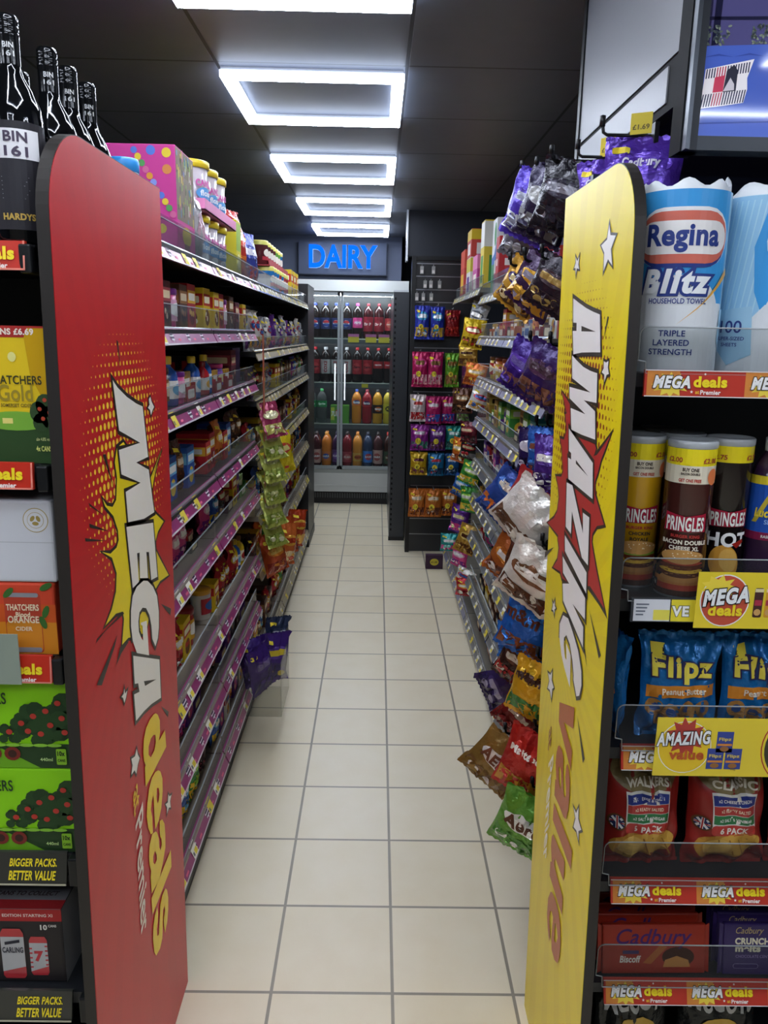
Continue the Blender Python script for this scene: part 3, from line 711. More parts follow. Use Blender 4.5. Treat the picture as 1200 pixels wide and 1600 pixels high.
# kitchen rolls
def kitchen_roll():
    r, h = .0705, .305
    WH = C('#e7eaec', 'plastic'); BL = C('#3f9fe0', 'plastic'); LB = C('#9fd0ee', 'plastic'); NV = C('#2d3f86', 'plastic')
    def body(a, v):
        t = 2 * PI * a; z = v * h; rr = r * (1 if .03 < v < .9 else .97)
        if v > .93: rr = r * (.97 - (v - .93) * 1.2); z = .93 * h + (v - .93) * h * .35 + .006 * math.sin(7 * t) + .012 * max(0, math.sin(t * 2 + 1.3)) ** 6
        return (rr * math.cos(t), rr * math.sin(t), z)
    b = MB(); b.sheet(body, 48, 30, WH); b.lathe([(0, .0), (r * .97, .0)], 24, WH); b.lathe([(r * .9, h * .93), (r * .3, h * .94), (r * .28, h * .9)], 24, C('#cfd4d6', 'paper'))
    p = MB(); fn = cyl(r); gr = .01
    p.poly(rect(-.19, .19, .06, .279), fn, .0006, LB, grid=gr)
    for k in range(40):
        x = -.19 + k * .0098; p.poly([(x, .075), (x + .0022, .075), (x + .03, .272), (x + .0278, .272)], fn, .0008, C('#b9e0f4', 'plastic'), grid=gr)
    p.poly([(-.075, .279), (.082, .279), (.088, .1), (.075, .06), (-.06, .06), (-.088, .13), (-.095, .2)], fn, .001, BL, grid=gr)
    p.poly([(-.19, .0), (.19, .0), (.19, .05), (.1, .075), (.085, .11), (-.07, .11), (-.1, .075), (-.19, .04)], fn, .0013, WH, grid=gr)
    p.poly(ell(0, .09, .073, .062, 30), fn, .0016, WH, grid=gr)
    fl = p
    for (w, hh, rr, m, o) in ((.156, .09, .045, C('#f0f0f0', 'plastic'), .002), (.15, .084, .042, NV, .0023), (.15, .078, .039, C('#d9705e', 'plastic'), .0026), (.144, .05, .025, C('#f0ece8', 'plastic'), .0029)):
        fl.poly(rrect(0, .208 if m is not NV else .205, w, hh, rr), fn, o, m, grid=gr)
    l = MB(); l.text('Regina', fn, .0034, NV, 0, .207, .044, .112, .035, grid=.008)
    l.text('Blitz', fn, .0034, C('#f2f4f6', 'plastic'), -.004, .142, .038, .105, .05, .2, out=.09, outm=NV, grid=.008)
    l.poly([(.03, .1), (.085, .165), (.088, .155), (.0, .075)], fn, .0036, C('#e8b04a', 'plastic'), grid=gr)
    l.text('HOUSEHOLD TOWEL', fn, .0028, NV, 0, .112, .0085, .088, .02, grid=.008)
    for k, s in enumerate(('TRIPLE', 'LAYERED', 'STRENGTH')): l.text(s, fn, .0028, NV, -.004, .062 - .0145 * k, .0095, None, .02, grid=.008)
    for c in (-.118, .118):
        l.poly([(c - .034, .1), (c + .03, .108), (c + .036, .03), (c + .0, .012), (c - .034, .05)], fn, .0022, C('#a9d4ec', 'plastic'), grid=gr); l.text('100', fn, .003, NV, c, .075, .02, None, .01, grid=.008); l.text('SUPER-SIZED', fn, .003, NV, c, .056, .006, None, .02, grid=.008); l.text('SHEETS', fn, .003, NV, c, .046, .006, None, .02, grid=.008)
    return [('wrapped_roll', b.mesh('wrapped_roll')), ('printed_wrap', p.mesh('printed_wrap')), ('lettering', l.mesh('lettering'))]
kr = kitchen_roll()
place(kr, 'kitchen_roll', 'blue and white wrapped kitchen roll nearest the yellow panel', 'kitchen roll', (.4935, 1.34, zs[0]), -.3, 'kitchen rolls on the top shelf')
place(kr, 'kitchen_roll', 'blue and white kitchen roll cut by the right edge of the photo', 'kitchen roll', (.645, 1.37, zs[0]), .72, 'kitchen rolls on the top shelf')

# tube crisps
def crisp_tube(col, price, top2, words, wc, scene):
    r, h = .0395, .262
    fn = cyl(r); gr = .009
    b = MB(); b.lathe([(0, 0), (r, 0), (r, h)], 32, C(col, 'gloss')); b.lathe([(r * 1.01, 0), (r * 1.01, .004), (r, .005)], 32, C('#b9bcc0', 'metal'))
    l = MB(); l.lathe([(r, h - .004), (r * 1.03, h - .002), (r * 1.03, h + .007), (r * .98, h + .009), (r * .94, h + .006), (0, h + .005)], 32, C('#aeb2b4', 'gloss'))
    p = MB()
    p.poly(rect(-.115, .115, h - .032, h - .004), fn, .0004, C('#f0dc28', 'gloss'), grid=gr)
    for x in (-.028, .032): p.text(price, fn, .001, C('#a8402c'), x, h - .023, .0085, .027, .03, grid=.006)
    main = p
    if top2:
        p = MB(); p.poly(rect(-.115, .115, h - .062, h - .032), fn, .0004, C('#e6dcc4', 'gloss'), grid=gr)
        p.text('BUY ONE', fn, .001, C('#3a2a1e'), .0, h - .0385, .006, .026, .04, grid=.006); p.text('BACON DOUBLE', fn, .001, C('#3a2a1e'), 0, h - .0455, .004, .03, .04, grid=.006); p.text('GET ONE FREE', fn, .001, C('#b83a2c'), 0, h - .0565, .0056, .036, .04, grid=.006)
        p.poly(ell(.04, h - .05, .011, .014, 16), fn, .0014, C('#e8804a'), grid=gr)
    m = MB()
    m.poly([(-.036, .118), (.036, .118), (.0345, .150), (0, .144), (-.0345, .150)], fn, .0008, C('#b0243c', 'gloss'), grid=gr)
    m.text('PRINGLES', fn, .0016, C('#f4efe6'), 0, .1315, .0245, .062, .03, out=.03, outm=C('#7d1228'), grid=.006)
    for k, (s, hh, cc) in enumerate(words): m.text(s, fn, .0012, C(cc), .002, wc - k * .0105, hh, None, .04, grid=.006)
    if scene == 'burger':
        m.poly(rect(-.115, .115, .012, .035), fn, .0006, C('#c9803c', 'gloss'), grid=gr); m.poly(rect(-.115, .115, .012, .024), fn, .0008, C('#b8402c', 'gloss'), grid=gr); m.poly(rect(-.115, .115, .004, .014), fn, .001, C('#4a2a20', 'gloss'), grid=gr)
        for (y, ry, rx, cc) in ((.036, .008, .036, '#c98a48'), (.044, .007, .038, '#5a2a18'), (.05, .005, .039, '#e8b53a'), (.057, .006, .038, '#6a3018'), (.0635, .004, .037, '#7fa03a' if col == '#e2ac1e' else '#b8452c'), (.074, .0125, .0365, '#cf9a58')):
            m.poly(ell(.001, y, rx, ry, 22), fn, .0012 + (y * .01), C(cc, 'gloss'), grid=gr)
        rd = random.Random(3)
        for k in range(16): m.poly(ell(rd.uniform(-.028, .03), rd.uniform(.072, .084), .0013, .001, 6), fn, .0028, C('#f2e2b8'))
    else:
        m.poly(ell(.0, .052, .026, .034, 22, .3), fn, .0012, C('#d79a3c', 'gloss'), grid=gr); m.poly(ell(.006, .058, .016, .022, 18, .3), fn, .0016, C('#e4b158', 'gloss'), grid=gr); m.poly([(.008, .088), (.03, .096), (.033, .09), (.018, .08)], fn, .0016, C('#a82a20', 'gloss'), grid=gr)
    m.poly(rect(-.052, -.04, .014, .028), fn, .002, C('#1c1c1c')); m.text('7g', fn, .0026, WHT, -.046, .021, .007, None, .03, grid=.006)
    return [('tube', b.mesh('tube')), ('plastic_lid', l.mesh('plastic_lid')), ('price_band', main.mesh('price_band')), ('front_print', m.mesh('front_print'))] + ([('offer_band', p.mesh('offer_band'))] if top2 else [])
bk = crisp_tube('#4a2420', '£2.00', True, [('BURGER KING', .0055, '#b8322c'), ('BACON DOUBLE', .0075, '#f0e4d0'), ('CHEESE XL', .0075, '#f0e4d0')], .11, 'burger')
cr = crisp_tube('#e2ac1e', '£2.00', True, [('BURGER KING', .0055, '#b8322c'), ('CHICKEN', .0065, '#3a2a18'), ('ROYALE', .0065, '#3a2a18')], .11, 'burger')
ht = crisp_tube('#231c1a', '£2.75', False, [('HOT', .026, '#f4f2ee'), ('', .001, '#ffffff'), ('FRIED CHICKEN', .006, '#a8442c')][:1] + [('KOREAN', .0001, '#231c1a')][:0], .095, 'chip')
G = 'crisp tubes on the end shelf'
place(cr, 'crisp_tube', 'yellow crisp tube with burger picture nearest the yellow panel', 'crisps', (.469, 1.364, zs[1]), -.12, G)
place(bk, 'crisp_tube', 'brown crisp tube with burger picture between yellow and black tubes', 'crisps', (.5355, 1.305, zs[1]), -.36, G)
place(ht, 'crisp_tube', 'black crisp tube with large white HOT lettering', 'crisps', (.618, 1.348, zs[1]), -.1, G)
for x, y, s, l in ((.462, 1.453, ht, 'dark crisp tube in the back row behind the yellow tube'), (.556, 1.405, bk, 'crisp tube in the back row behind the brown tube'), (.545, 1.487, bk, 'farthest back crisp tube behind the brown tube')):
    place(s, 'crisp_tube', l, 'crisps', (x, y, zs[1]), .3, G)
# sports drink bottle
b = MB(); r = .036
b.lathe([(0, 0), (r * .9, 0), (r, .006), (r * .93, .03), (r, .05), (r * .93, .07), (r, .09), (r, .2), (r * .8, .225), (r * .45, .245), (r * .4, .252)], 24, C('#35203a', 'gloss'))
l = MB(); l.lathe([(r * .46, .248), (r * .48, .27), (r * .3, .274), (r * .28, .29), (0, .29)], 16, C('#d4d8dc', 'plastic'))
p = MB(); fn = cyl(r); gr = .009
p.poly(rect(-.1, .1, .098, .205), fn, .0006, C('#2656b4', 'gloss'), grid=gr); p.poly(rect(-.1, .1, .192, .207), fn, .001, C('#e6cf34', 'gloss'), grid=gr); p.poly(rect(-.1, .1, .094, .108), fn, .001, C('#8a2448', 'gloss'), grid=gr)
p.poly([(-.034, .125), (-.005, .19), (.028, .178), (.012, .172), (-.002, .18), (-.026, .125)], fn, .0012, C('#c9b43a', 'gloss'), grid=gr)
p.text('Lucozade', fn, .002, C('#e6cf3a'), .0, .143, .016, .06, .04, .15, grid=.006); p.text('SPORT', fn, .002, C('#9cc4f0'), .002, .127, .008, .03, .02, grid=.006); p.text('RASPBERRY', fn, .002, WHT, 0, .101, .005, .03, .02, grid=.006); p.text('£2', fn, .002, KOUT, .02, .1995, .009, None, .04, grid=.006)
place([('bottle', b.mesh('bottle')), ('sports_cap', l.mesh('sports_cap')), ('label', p.mesh('label'))], 'sports_drink_bottle', 'blue labelled sports drink bottle at the right edge beside the black tube', 'bottle', (.697, 1.345, zs[1]), -.2)

# promotion cards clipped to the clear risers
def card(w, h, kind):
    b = MB(); b.box(-w / 2, w / 2, -.0008, .0008, 0, h, C('#ecd33a', 'gloss')); fn = front(-.0008); p = MB()
    if kind == 'mega':
        cx = -w / 2 + .048
        p.poly(ell(cx, h * .5, .042, .046, 30), fn, .0002, WHT); p.poly(ell(cx, h * .5, .04, .044, 30), fn, .0004, C('#c8543c')); p.poly(burst(cx - .012, h * .74, .032, .022, 9, 4), fn, .0006, C('#f2d848'))
        p.text('MEGA', fn, .0022, C('#eef0f0'), cx, h * .58, .029, .078, .05, .28, rot=.12, out=.05, outm=KOUT); p.text('deals', fn, .0016, C('#f5da2c'), cx + .002, h * .33, .02, .058, .04)
        for k, cc in enumerate(('#4a2a26', '#d79a2a', '#b03a3a', '#3a3a3a')):
            x = w * -.5 + .105 + k * .019; p.poly(rrect(x, h * .47, .015, .052, .003), fn, .0004, C(cc)); p.poly(rect(x - .0072, x + .0072, h * .66, h * .72), fn, .0006, C('#e8d8a8')); p.poly(rect(x - .006, x + .006, h * .42, h * .52), fn, .0006, C('#b0344a')); p.poly(ell(x, h * .3, .006, .006, 10), fn, .0006, C('#cfa060'))
        p.text('165g', fn, .0006, C('#7a6a20'), w * .1, h * .11, .006)
    elif kind == 'value':
        cx = -w / 2 + .052
        p.poly(ell(cx, h * .5, .047, .05, 30), fn, .0002, WHT); p.poly(ell(cx, h * .5, .0455, .0485, 30), fn, .0004, C('#efc92e')); p.poly(burst(cx, h * .68, .036, .038, 11, 6), fn, .0006, C('#b8443a'))
        p.text('AMAZING', fn, .0022, C('#eef0f0'), cx - .004, h * .66, .026, .095, .04, .18, rot=.06, out=.045, outm=KOUT); p.text('value', fn, .0016, C('#c05a2a'), cx + .004, h * .38, .02, .062, .04)
        for x, y in ((.0, .59), (-.014, .3), (.018, .3)):
            px = -w / 2 + .122 + x; py = h * y; p.poly(rect(px - .0145, px + .0145, py - .019, py + .021), fn, .0005, C('#3a4a94')); p.text('Flipz', fn, .001, C('#e6cf5a'), px, py + .006, .008, .022, .02); p.poly(rect(px - .013, px + .013, py - .006, py - .002), fn, .001, C('#d88a3a')); p.poly(ell(px, py - .012, .008, .005, 10), fn, .001, C('#9a6a3a'))
        p.text('80g', fn, .0006, C('#6a5a20'), -w / 2 + .142, h * .13, .006)
        for k, (e, cc) in enumerate(((.075, '#b8322c'), (.073, '#ecd33a'), (.069, '#3a382c'))):
            ang = [a for a in range(0, 37)]
            pl = [(min(w / 2, w / 2 - .018 + e * math.cos(a * PI / 18)), min(h, max(0, h * .5 + e * 1.02 * math.sin(a * PI / 18)))) for a in ang]
            p.poly(pl[:-1], fn, .0004 + .0003 * k, C(cc, 'gloss'))
        p.text('ANY 2 FOR', fn, .0018, C('#f0da3a'), w / 2 - .03, h * .66, .0105, .056, .03); p.text('£2.50', fn, .0018, C('#f0da3a'), w / 2 - .03, h * .48, .022, .062, .05); p.text('PM £1.49 EACH', fn, .0018, C('#f0da3a'), w / 2 - .028, h * .28, .008, .056, .03)
    return [('card', b.mesh('card')), ('print', p.mesh('print'))]
place(card(.25, .099, 'mega'), 'promotion_card', 'yellow offer card below the crisp tubes with a red circle', 'sign', (.668, EY - .008, 1.117), 0)
place(card(.28, .112, 'value'), 'promotion_card', 'yellow and black ANY 2 FOR offer card below the blue snack bags', 'sign', (.64, EY - .008, .838), 0)

# blue pretzel snack bags
def pretzel_bag(seed):
    w, h, d = .15, .195, .05; m = C('#1f74b8', 'foil')
    b, fn, sf = bag_body(w, h, d, m, seed, nu=46, nv=54); p = MB(); g = .012
    p.poly([(-.066, .075), (.066, .082), (.066, .104), (-.066, .098)], fn, .0012, C('#dd8a2c', 'plastic'), grid=g)
    p.text('Flipz', fn, .0038, C('#ead64c'), 0, .13, .05, .116, .04, out=.05, outm=C('#2c2350'), grid=.008)
    p.text('Peanut Butter', fn, .003, C('#f4ead2'), .004, .0905, .012, .086, .02, rot=.04, grid=.008)
    for x, y in ((-.05, .058), (-.018, .05), (.012, .056), (.044, .06), (-.034, .034), (.0, .028), (.034, .036)):
        for k, (rr, c) in enumerate(((.0165, '#a9783c'), (.0085, '#274a86'))): p.poly(ell(x, y, rr, rr * .95, 14), fn, .0012 + .0006 * k, C(c, 'plastic'), grid=g)
    p.poly(rect(-.058, -.034, .15, .176), fn, .0012, C('#e6d23c', 'paper')); p.text('£1.49', fn, .002, KOUT, -.046, .163, .008, .02, .04, grid=.008)
    return [('bag', b.mesh('bag')), ('front_print', p.mesh('front_print'))]
pb = [pretzel_bag(2), pretzel_bag(5), pretzel_bag(9)]
G = 'blue pretzel bags on the end shelf'
place(pb[0], 'snack_bag', 'blue pretzel bag, left of the two facing the camera', 'bag', (.562, 1.312, zs[2]), -.05, G, rx=-.12)
place(pb[1], 'snack_bag', 'blue pretzel bag at the right edge of the photo', 'bag', (.712, 1.312, zs[2]), -.03, G, rx=-.12)
place(pb[2], 'snack_bag', 'dark edge-on blue pretzel bag nearest the yellow panel', 'bag', (.4465, 1.37, zs[2]), -1.45, G)
# multipack crisps
def multipack(seed):
    w, h, d = .158, .225, .09; b, fn, sf = bag_body(w, h, d, C('#9c2a24', 'plastic'), seed, nu=46, nv=54); p = MB(); g = .012
    p.poly(ell(0, .19, .07, .036, 24), fn, .0012, C('#8a7a52', 'plastic'), grid=g); p.text('CLASSIC' if seed % 2 else 'WALKERS', fn, .003, C('#f0ead8'), 0, .175, .017, .085, .04, grid=.008)
    p.poly(rect(-.045, .045, .09, .158), fn, .0016, C('#e8e4da', 'plastic'), grid=g); p.poly(rect(-.043, .043, .135, .153), fn, .002, C('#2c3a86', 'plastic'), grid=g); p.poly(rect(-.043, .043, .118, .134), fn, .002, C('#b83a34', 'plastic'), grid=g); p.poly(rect(-.043, .043, .1, .117), fn, .002, C('#2f7a45', 'plastic'), grid=g)
    p.text('x2 CHEESE & ONION', fn, .0026, WHT, 0, .144, .006, .068, .02, grid=.008); p.text('x2 READY SALTED', fn, .0026, C('#f2e0c0'), 0, .126, .006, .06, .02, grid=.008); p.text('x2 SALT & VINEGAR', fn, .0026, WHT, 0, .1085, .006, .066, .02, grid=.008)
    p.poly(rrect(0, .087, .09, .022, .008), fn, .0024, C('#c43a32', 'plastic'), grid=g); p.text('6 PACK', fn, .003, C('#f6eee0'), 0, .087, .013, None, .03, grid=.008)
    for (x, y, rx, ry, c, o) in ((-.012, .05, .058, .03, '#c08a32', .0018), (.012, .056, .05, .026, '#d9a848', .0024), (-.028, .048, .026, .02, '#e2b860', .003)): p.poly(ell(x, y, rx, ry, 22, .1), fn, o, C(c, 'plastic'), grid=g)
    for k in range(4): p.poly([(-.03 + k * .02, .068), (-.027 + k * .02, .068), (-.012 + k * .022, .03), (-.015 + k * .022, .03)], fn, .0036, C('#a87428', 'plastic'))
    p.poly(ell(-.06, .095, .0155, .0155, 18), fn, .0018, C('#6a4422'), grid=g); p.poly(ell(-.06, .095, .0125, .0125, 18), fn, .0022, C('#26325e'), grid=g)
    for a in (0, PI / 2, PI / 4, 3 * PI / 4):
        q = [(-.06 + x * math.cos(a) - y * math.sin(a), .095 + x * math.sin(a) + y * math.cos(a)) for x, y in rect(-.012, .012, -.0022, .0022)]; p.poly(q, fn, .0026, WHT)
        if a in (0, PI / 2): p.poly([(-.06 + x * math.cos(a) - y * math.sin(a), .095 + x * math.sin(a) + y * math.cos(a)) for x, y in rect(-.012, .012, -.0012, .0012)], fn, .003, C('#b8322c'))
    return [('bag', b.mesh('bag')), ('front_print', p.mesh('front_print'))]
G = 'multipack crisp bags on the end shelf'
place(multipack(4), 'crisp_multipack', 'red crisp multipack nearest the yellow panel, crumpled top', 'crisps', (.522, 1.325, zs[3]), .05, G, rx=-.12)
place(multipack(7), 'crisp_multipack', 'red crisp multipack beside the crumpled one, brown seal on top', 'crisps', (.685, 1.325, zs[3]), .03, G, rx=-.1)
place(multipack(10), 'crisp_multipack', 'red crisp multipack cut by the right edge of the photo', 'crisps', (.85, 1.33, zs[3]), 0, G, rx=-.1)
# chocolate bars standing in a row
def choc(col, crunchy):
    w, h, d = (.205, .098, .011) if not crunchy else (.19, .105, .012); b = MB(); b.box(-w / 2, w / 2, -d / 2, d / 2, 0, h, C(col, 'plastic'), .003); p = MB(); fn = front(-d / 2)
    for s in (-1, 1): b.prism([(s * w / 2, .004), (s * (w / 2 + .008), 0), (s * (w / 2 + .008), h), (s * w / 2, h - .004)], fn, -.006, -.004, C(col, 'plastic'))
    if crunchy:
        p.text('Cadbury', fn, .0006, C('#cbb478'), -.045, .09, .017, .055, .0, .3); p.text('CRUNCHY', fn, .0006, C('#e8e0c4'), -.033, .07, .014, .08, .05); p.text('melts', fn, .0006, C('#e8e0c4'), -.047, .055, .014, .05, .05); p.text('CHOCOLATE CENTRE', fn, .0006, C('#9a86b8'), -.033, .039, .006, .075, .01); p.poly(rrect(-.05, .019, .05, .01, .005), fn, .0004, C('#9a90b4')); p.poly(rrect(-.05, .019, .048, .0085, .004), fn, .0006, C(col))
    else:
        p.text('Cadbury', fn, .0006, C('#4a2668'), 0, .07, .04, .15, .01, .3); p.text('Biscoff', fn, .0008, C('#f2e8dc'), -.047, .03, .014, .042, .03, .15)
        p.poly(rect(-.062, -.03, .04, .047), fn, .0004, C('#4a3a68')); p.poly([(-.022, .022), (.012, .058), (.026, .054), (-.006, .02)], fn, .0005, C('#b86a34')); p.poly(ell(.048, .034, .032, .02, 18), fn, .0004, C('#4a2414')); p.poly([(.018, .014), (.022, .028), (.045, .036), (.068, .028), (.072, .014)], fn, .0007, C('#c98a48'))
    return [('bar', b.mesh('bar')), ('wrapper_print', p.mesh('wrapper_print'))]
cb = choc('#a8301e', False); cc = choc('#3a2a62', True); G = 'chocolate bars on the end shelf'
for i in range(5):
    place(cb, 'chocolate_bar', ['orange-red chocolate bar standing frontmost of its row of five', 'second orange-red chocolate bar from the front of its row', 'middle orange-red chocolate bar of the row of five', 'orange-red chocolate bar second from the back of its row', 'rearmost orange-red chocolate bar of the row of five'][i],
          'chocolate', (.562 - .002 * i, 1.29 + .03 * i, zs[4]), .02, G, rx=-.2)
for i in range(3):
    place(cc, 'chocolate_bar', ['dark purple chocolate bar standing frontmost at the right edge', 'second dark purple chocolate bar behind the frontmost', 'rearmost dark purple chocolate bar'][i], 'chocolate', (.792, 1.29 + .03 * i, zs[4]), .0, G, rx=-.15)
def ridged(seed):
    w, h, d = .17, .225, .06; b, fn, sf = bag_body(w, h, d, C('#1f2120', 'foil'), seed, nu=46, nv=54); p = MB()
    p.text('MCCOYS', fn, .0035, C('#c9c9c4'), 0, .165, .045, .14, .05, grid=.008); p.text('THE REAL', fn, .0025, C('#d8d2b8'), -.02, .198, .009, .05, .03, grid=.008); p.poly(ell(0, .09, .05, .04, 20), fn, .0014, C('#caa23c', 'plastic'), grid=.014)
    return [('bag', b.mesh('bag')), ('front_print', p.mesh('front_print'))]
G = 'black ridged crisp bags on the bottom shelf'
place(ridged(3), 'crisp_bag', 'black crisp bag on the bottom shelf nearest the yellow panel', 'crisps', (.545, 1.32, zs[5]), .15, G, rx=-.1)
place(ridged(8), 'crisp_bag', 'black crisp bag on the bottom shelf at the right edge', 'crisps', (.72, 1.32, zs[5]), -.05, G, rx=-.1)

# ------------------------------------------------------------ left hand end shelving
LYF = 1.12; ox = -.86
el = thing('end_shelving', 'black end shelving unit with drinks left of the red panel', 'shelving', (ox, LYF, 0))
part('back_panel', MB().box(-.39, .383, .42, .44, 0, 1.7, DARK), el); part('base_plinth', MB().box(-.39, .383, .03, .42, 0, .1, BLK), el)
LR = [(1.668, .039, 1), (1.361, .039, 1), (1.056, .043, 1), (.696, .052, 0), (.425, .05, 0), (.1, .03, 2)]
for i, (z, h, k) in enumerate(LR):
    zt = z + h - .004; yt = .004 if i < 3 else .012
    part('shelf', MB().box(-.39, .383, .015, .42, zt - .022, zt, DARK), el)
    b = MB(); fr = lambda u, v, o, z=z, yt=yt, h=h: (u, yt * v / h - o, z + v); x1 = (.375, .361, .366, .362, .362, .362)[i]
    if i == 4: x1 = .352
    b.prism(rect(-.39, x1, 0, h), fr, -.006, 0, C('#c8301f', 'plastic') if k == 1 else C('#3a3a34', 'gloss'))
    if k == 1:
        s = .0405
        for n in range(2): mega_print(b, fr, x1 - s * 3.45 - n * s * 3.95 - .004, -.001, s)
        b.poly(rect(-.39, x1, 0, .0025), fr, .002, C('#e88a78')); b.poly(rect(x1 - .0025, x1, 0, h), fr, .002, C('#e88a78'))
    elif k == 0:
        for n in range(3):
            c = x1 - .055 - n * .125
            b.text('BIGGER PACKS,', fr, .0012, C('#f2dc2a'), c, h * .68, .0155, .078, .03, .22); b.text('BETTER VALUE', fr, .0012, C('#f2dc2a'), c - .001, h * .3, .0155, .078, .03, .22)
        b.poly(rect(-.39, x1, 0, .003), fr, .002, C('#b8b49a', 'gloss'))
    part('price_rail', b, el)
    part('shelf_bracket', MB().box(.366, .383, .0, .41, z - .004, zt, BLK, .003), el)
zl = [z + h - .0034 for z, h, k in LR]
# wine bottles
def wine():
    r, h = .0375, .298; b = MB()
    b.lathe([(0, .006), (r * .6, .002), (r * .95, 0), (r, .006), (r, .165), (r * .96, .182), (r * .72, .205), (r * .46, .222), (r * .38, .235), (r * .37, .255)], 40, C('#07080a', 'glassy'))
    c = MB(); c.lathe([(r * .385, .236), (r * .39, .27), (r * .4, .272), (r * .4, .276), (r * .385, .278), (r * .4, .28), (r * .4, .284), (r * .385, .286), (r * .4, .288), (r * .4, .294), (r * .35, .298), (0, .298)], 32, C('#0d0e10', 'gloss'))
    l = MB(); fn = cyl(r); g = .008
    l.poly(rect(-.06, .06, .02, .16), fn, .0004, C('#26242a', 'paper'), grid=g); l.poly(rect(-.026, .036, .112, .15), fn, .0008, C('#e4e2e4'), grid=g)
    l.text('BIN', fn, .0014, C('#4a4052'), .004, .14, .0135, .03, .03, grid=.006); l.text('161', fn, .0014, C('#4a4052'), .004, .1215, .0135, .03, .03, grid=.006)
    for k in range(6): l.poly(rect(-.018, .018 - .003 * (k % 3), .088 - k * .0055, .0888 - k * .0055), fn, .0008, C('#77757c'))
    l.text('HARDYS', fn, .001, C('#c2a24c'), .002, .037, .009, .042, .04, grid=.006)
    n = MB(); f2 = cyl(r * .39); n.text('BIN', f2, .0014, C('#c8c8c8'), .001, .259, .0072, .013, .03, grid=.006); n.text('161', f2, .0014, C('#c8c8c8'), .001, .2485, .0072, .014, .03, grid=.006)
    return [('bottle', b.mesh('bottle')), ('screw_cap', c.mesh('screw_cap'), [('cap_lettering', n.mesh('cap_lettering'))]), ('label', l.mesh('label'))]
wn = wine(); G = 'wine bottles on the left end shelf'
wl = ['dark wine bottle at the left edge of the photo, front of the row', 'second dark wine bottle from the front of the row', 'third dark wine bottle in the row', 'dark wine bottle farthest back, beside the pink box']
for i, (x, y) in enumerate(((-.5165, 1.18), (-.514, 1.305), (-.516, 1.39), (-.516, 1.475))): place(wn, 'wine_bottle', wl[i], 'bottle', (x + .006, y, zl[0]), .28 + .05 * i, G)
place(wn, 'wine_bottle', 'dark wine bottle half hidden behind the first two of the row', 'bottle', (-.6, 1.42, zl[0]), .2, G)
place(wn, 'wine_bottle', 'dark wine bottle mostly outside the left edge of the photo', 'bottle', (-.6, 1.18, zl[0]), -.2, G)
# cider multipacks and cartons
def cpack(w, h, d, col, deco, bev=.004):
    b = MB(); b.box(-w / 2, w / 2, -d / 2, d / 2, 0, h, C(col), bev); p = MB(); deco(p, front(-d / 2), w, h, d); return [('carton', b.mesh('carton')), ('printed_front', p.mesh('printed_front'))]
def deco_gold(p, fn, w, h, d):
    R = w / 2
    p.poly(rect(-R, R, 0, .055), fn, .0003, C('#2c4a22')); p.poly(rect(-R, R, h - .016, h), fn, .0005, C('#b02a24')); p.text('4 CANS £6.69', fn, .0012, C('#f6e8d8'), R - .058, h - .008, .0095, .075, .04)
    p.poly([(R - .035, h - .016), (R - .03, h - .003), (R - .002, h - .003), (R - .002, h * .3), (R - .012, h * .45), (R - .03, h * .65)], fn, .0008, C('#d2a51c', 'gloss'))
    p.text('THATCHERS', fn, .0014, C('#3a3a1c'), R - .053, h * .615, .0125, .078, .02); p.text('Gold', fn, .0014, C('#a08a28'), R - .053, h * .52, .024, .05, .02); p.text('SOMERSET CIDER', fn, .0014, C('#6a5a20'), R - .053, h * .43, .005, .045, .02)
    p.poly(ell(R - .055, .062, .05, .014, 20), fn, .0006, C('#7ab03a'))
    for x, y, s in ((-.012, .085, .017), (-.022, .075, .016), (-.006, .068, .017), (-.02, .06, .014)): p.poly(ell(R + x, y, s * .8, s, 14), fn, .001, C('#2f4a26'))
    for x, y in ((-.012, .093), (-.02, .08), (-.006, .075), (-.016, .066)): p.poly(ell(R + x, y, .0032, .0032, 8), fn, .0014, C('#b8442c'))
    p.poly(rect(R - .075, R - .06, .058, .066), fn, .001, C('#e8dc7a')); p.poly(ell(R - .054, h * .78, .006, .007, 12), fn, .0012, C('#e8e08a')); p.text('4x CANS', fn, .0014, C('#d8e07a'), R - .018, .022, .008, .022, .03); p.text('abv 4.8% vol', fn, .0014, C('#c8d08a'), R - .018, .036, .005, .02, .01)
def deco_white(p, fn, w, h, d):
    R = w / 2; p.poly(ell(R - .025, h - .03, .019, .019, 28), fn, .0004, C('#b09a5a')); p.poly(ell(R - .025, h - .03, .0178, .0178, 28), fn, .0006, C('#d8d8da')); p.poly(ell(R - .025, h - .03, .0125, .0125, 24), fn, .0008, C('#b09a5a')); p.poly(ell(R - .025, h - .03, .0118, .0118, 24), fn, .001, C('#d8d8da'))
    for a in (.5, 2.6, 4.7): p.poly(ell(R - .025 + .005 * math.cos(a), h - .03 + .005 * math.sin(a), .005, .003, 12, a + 1.5), fn, .0012, C('#a48e4c'))
    p.poly(rect(-R, R, h * .49, h * .5), fn, .0003, C('#b8b9bd'))
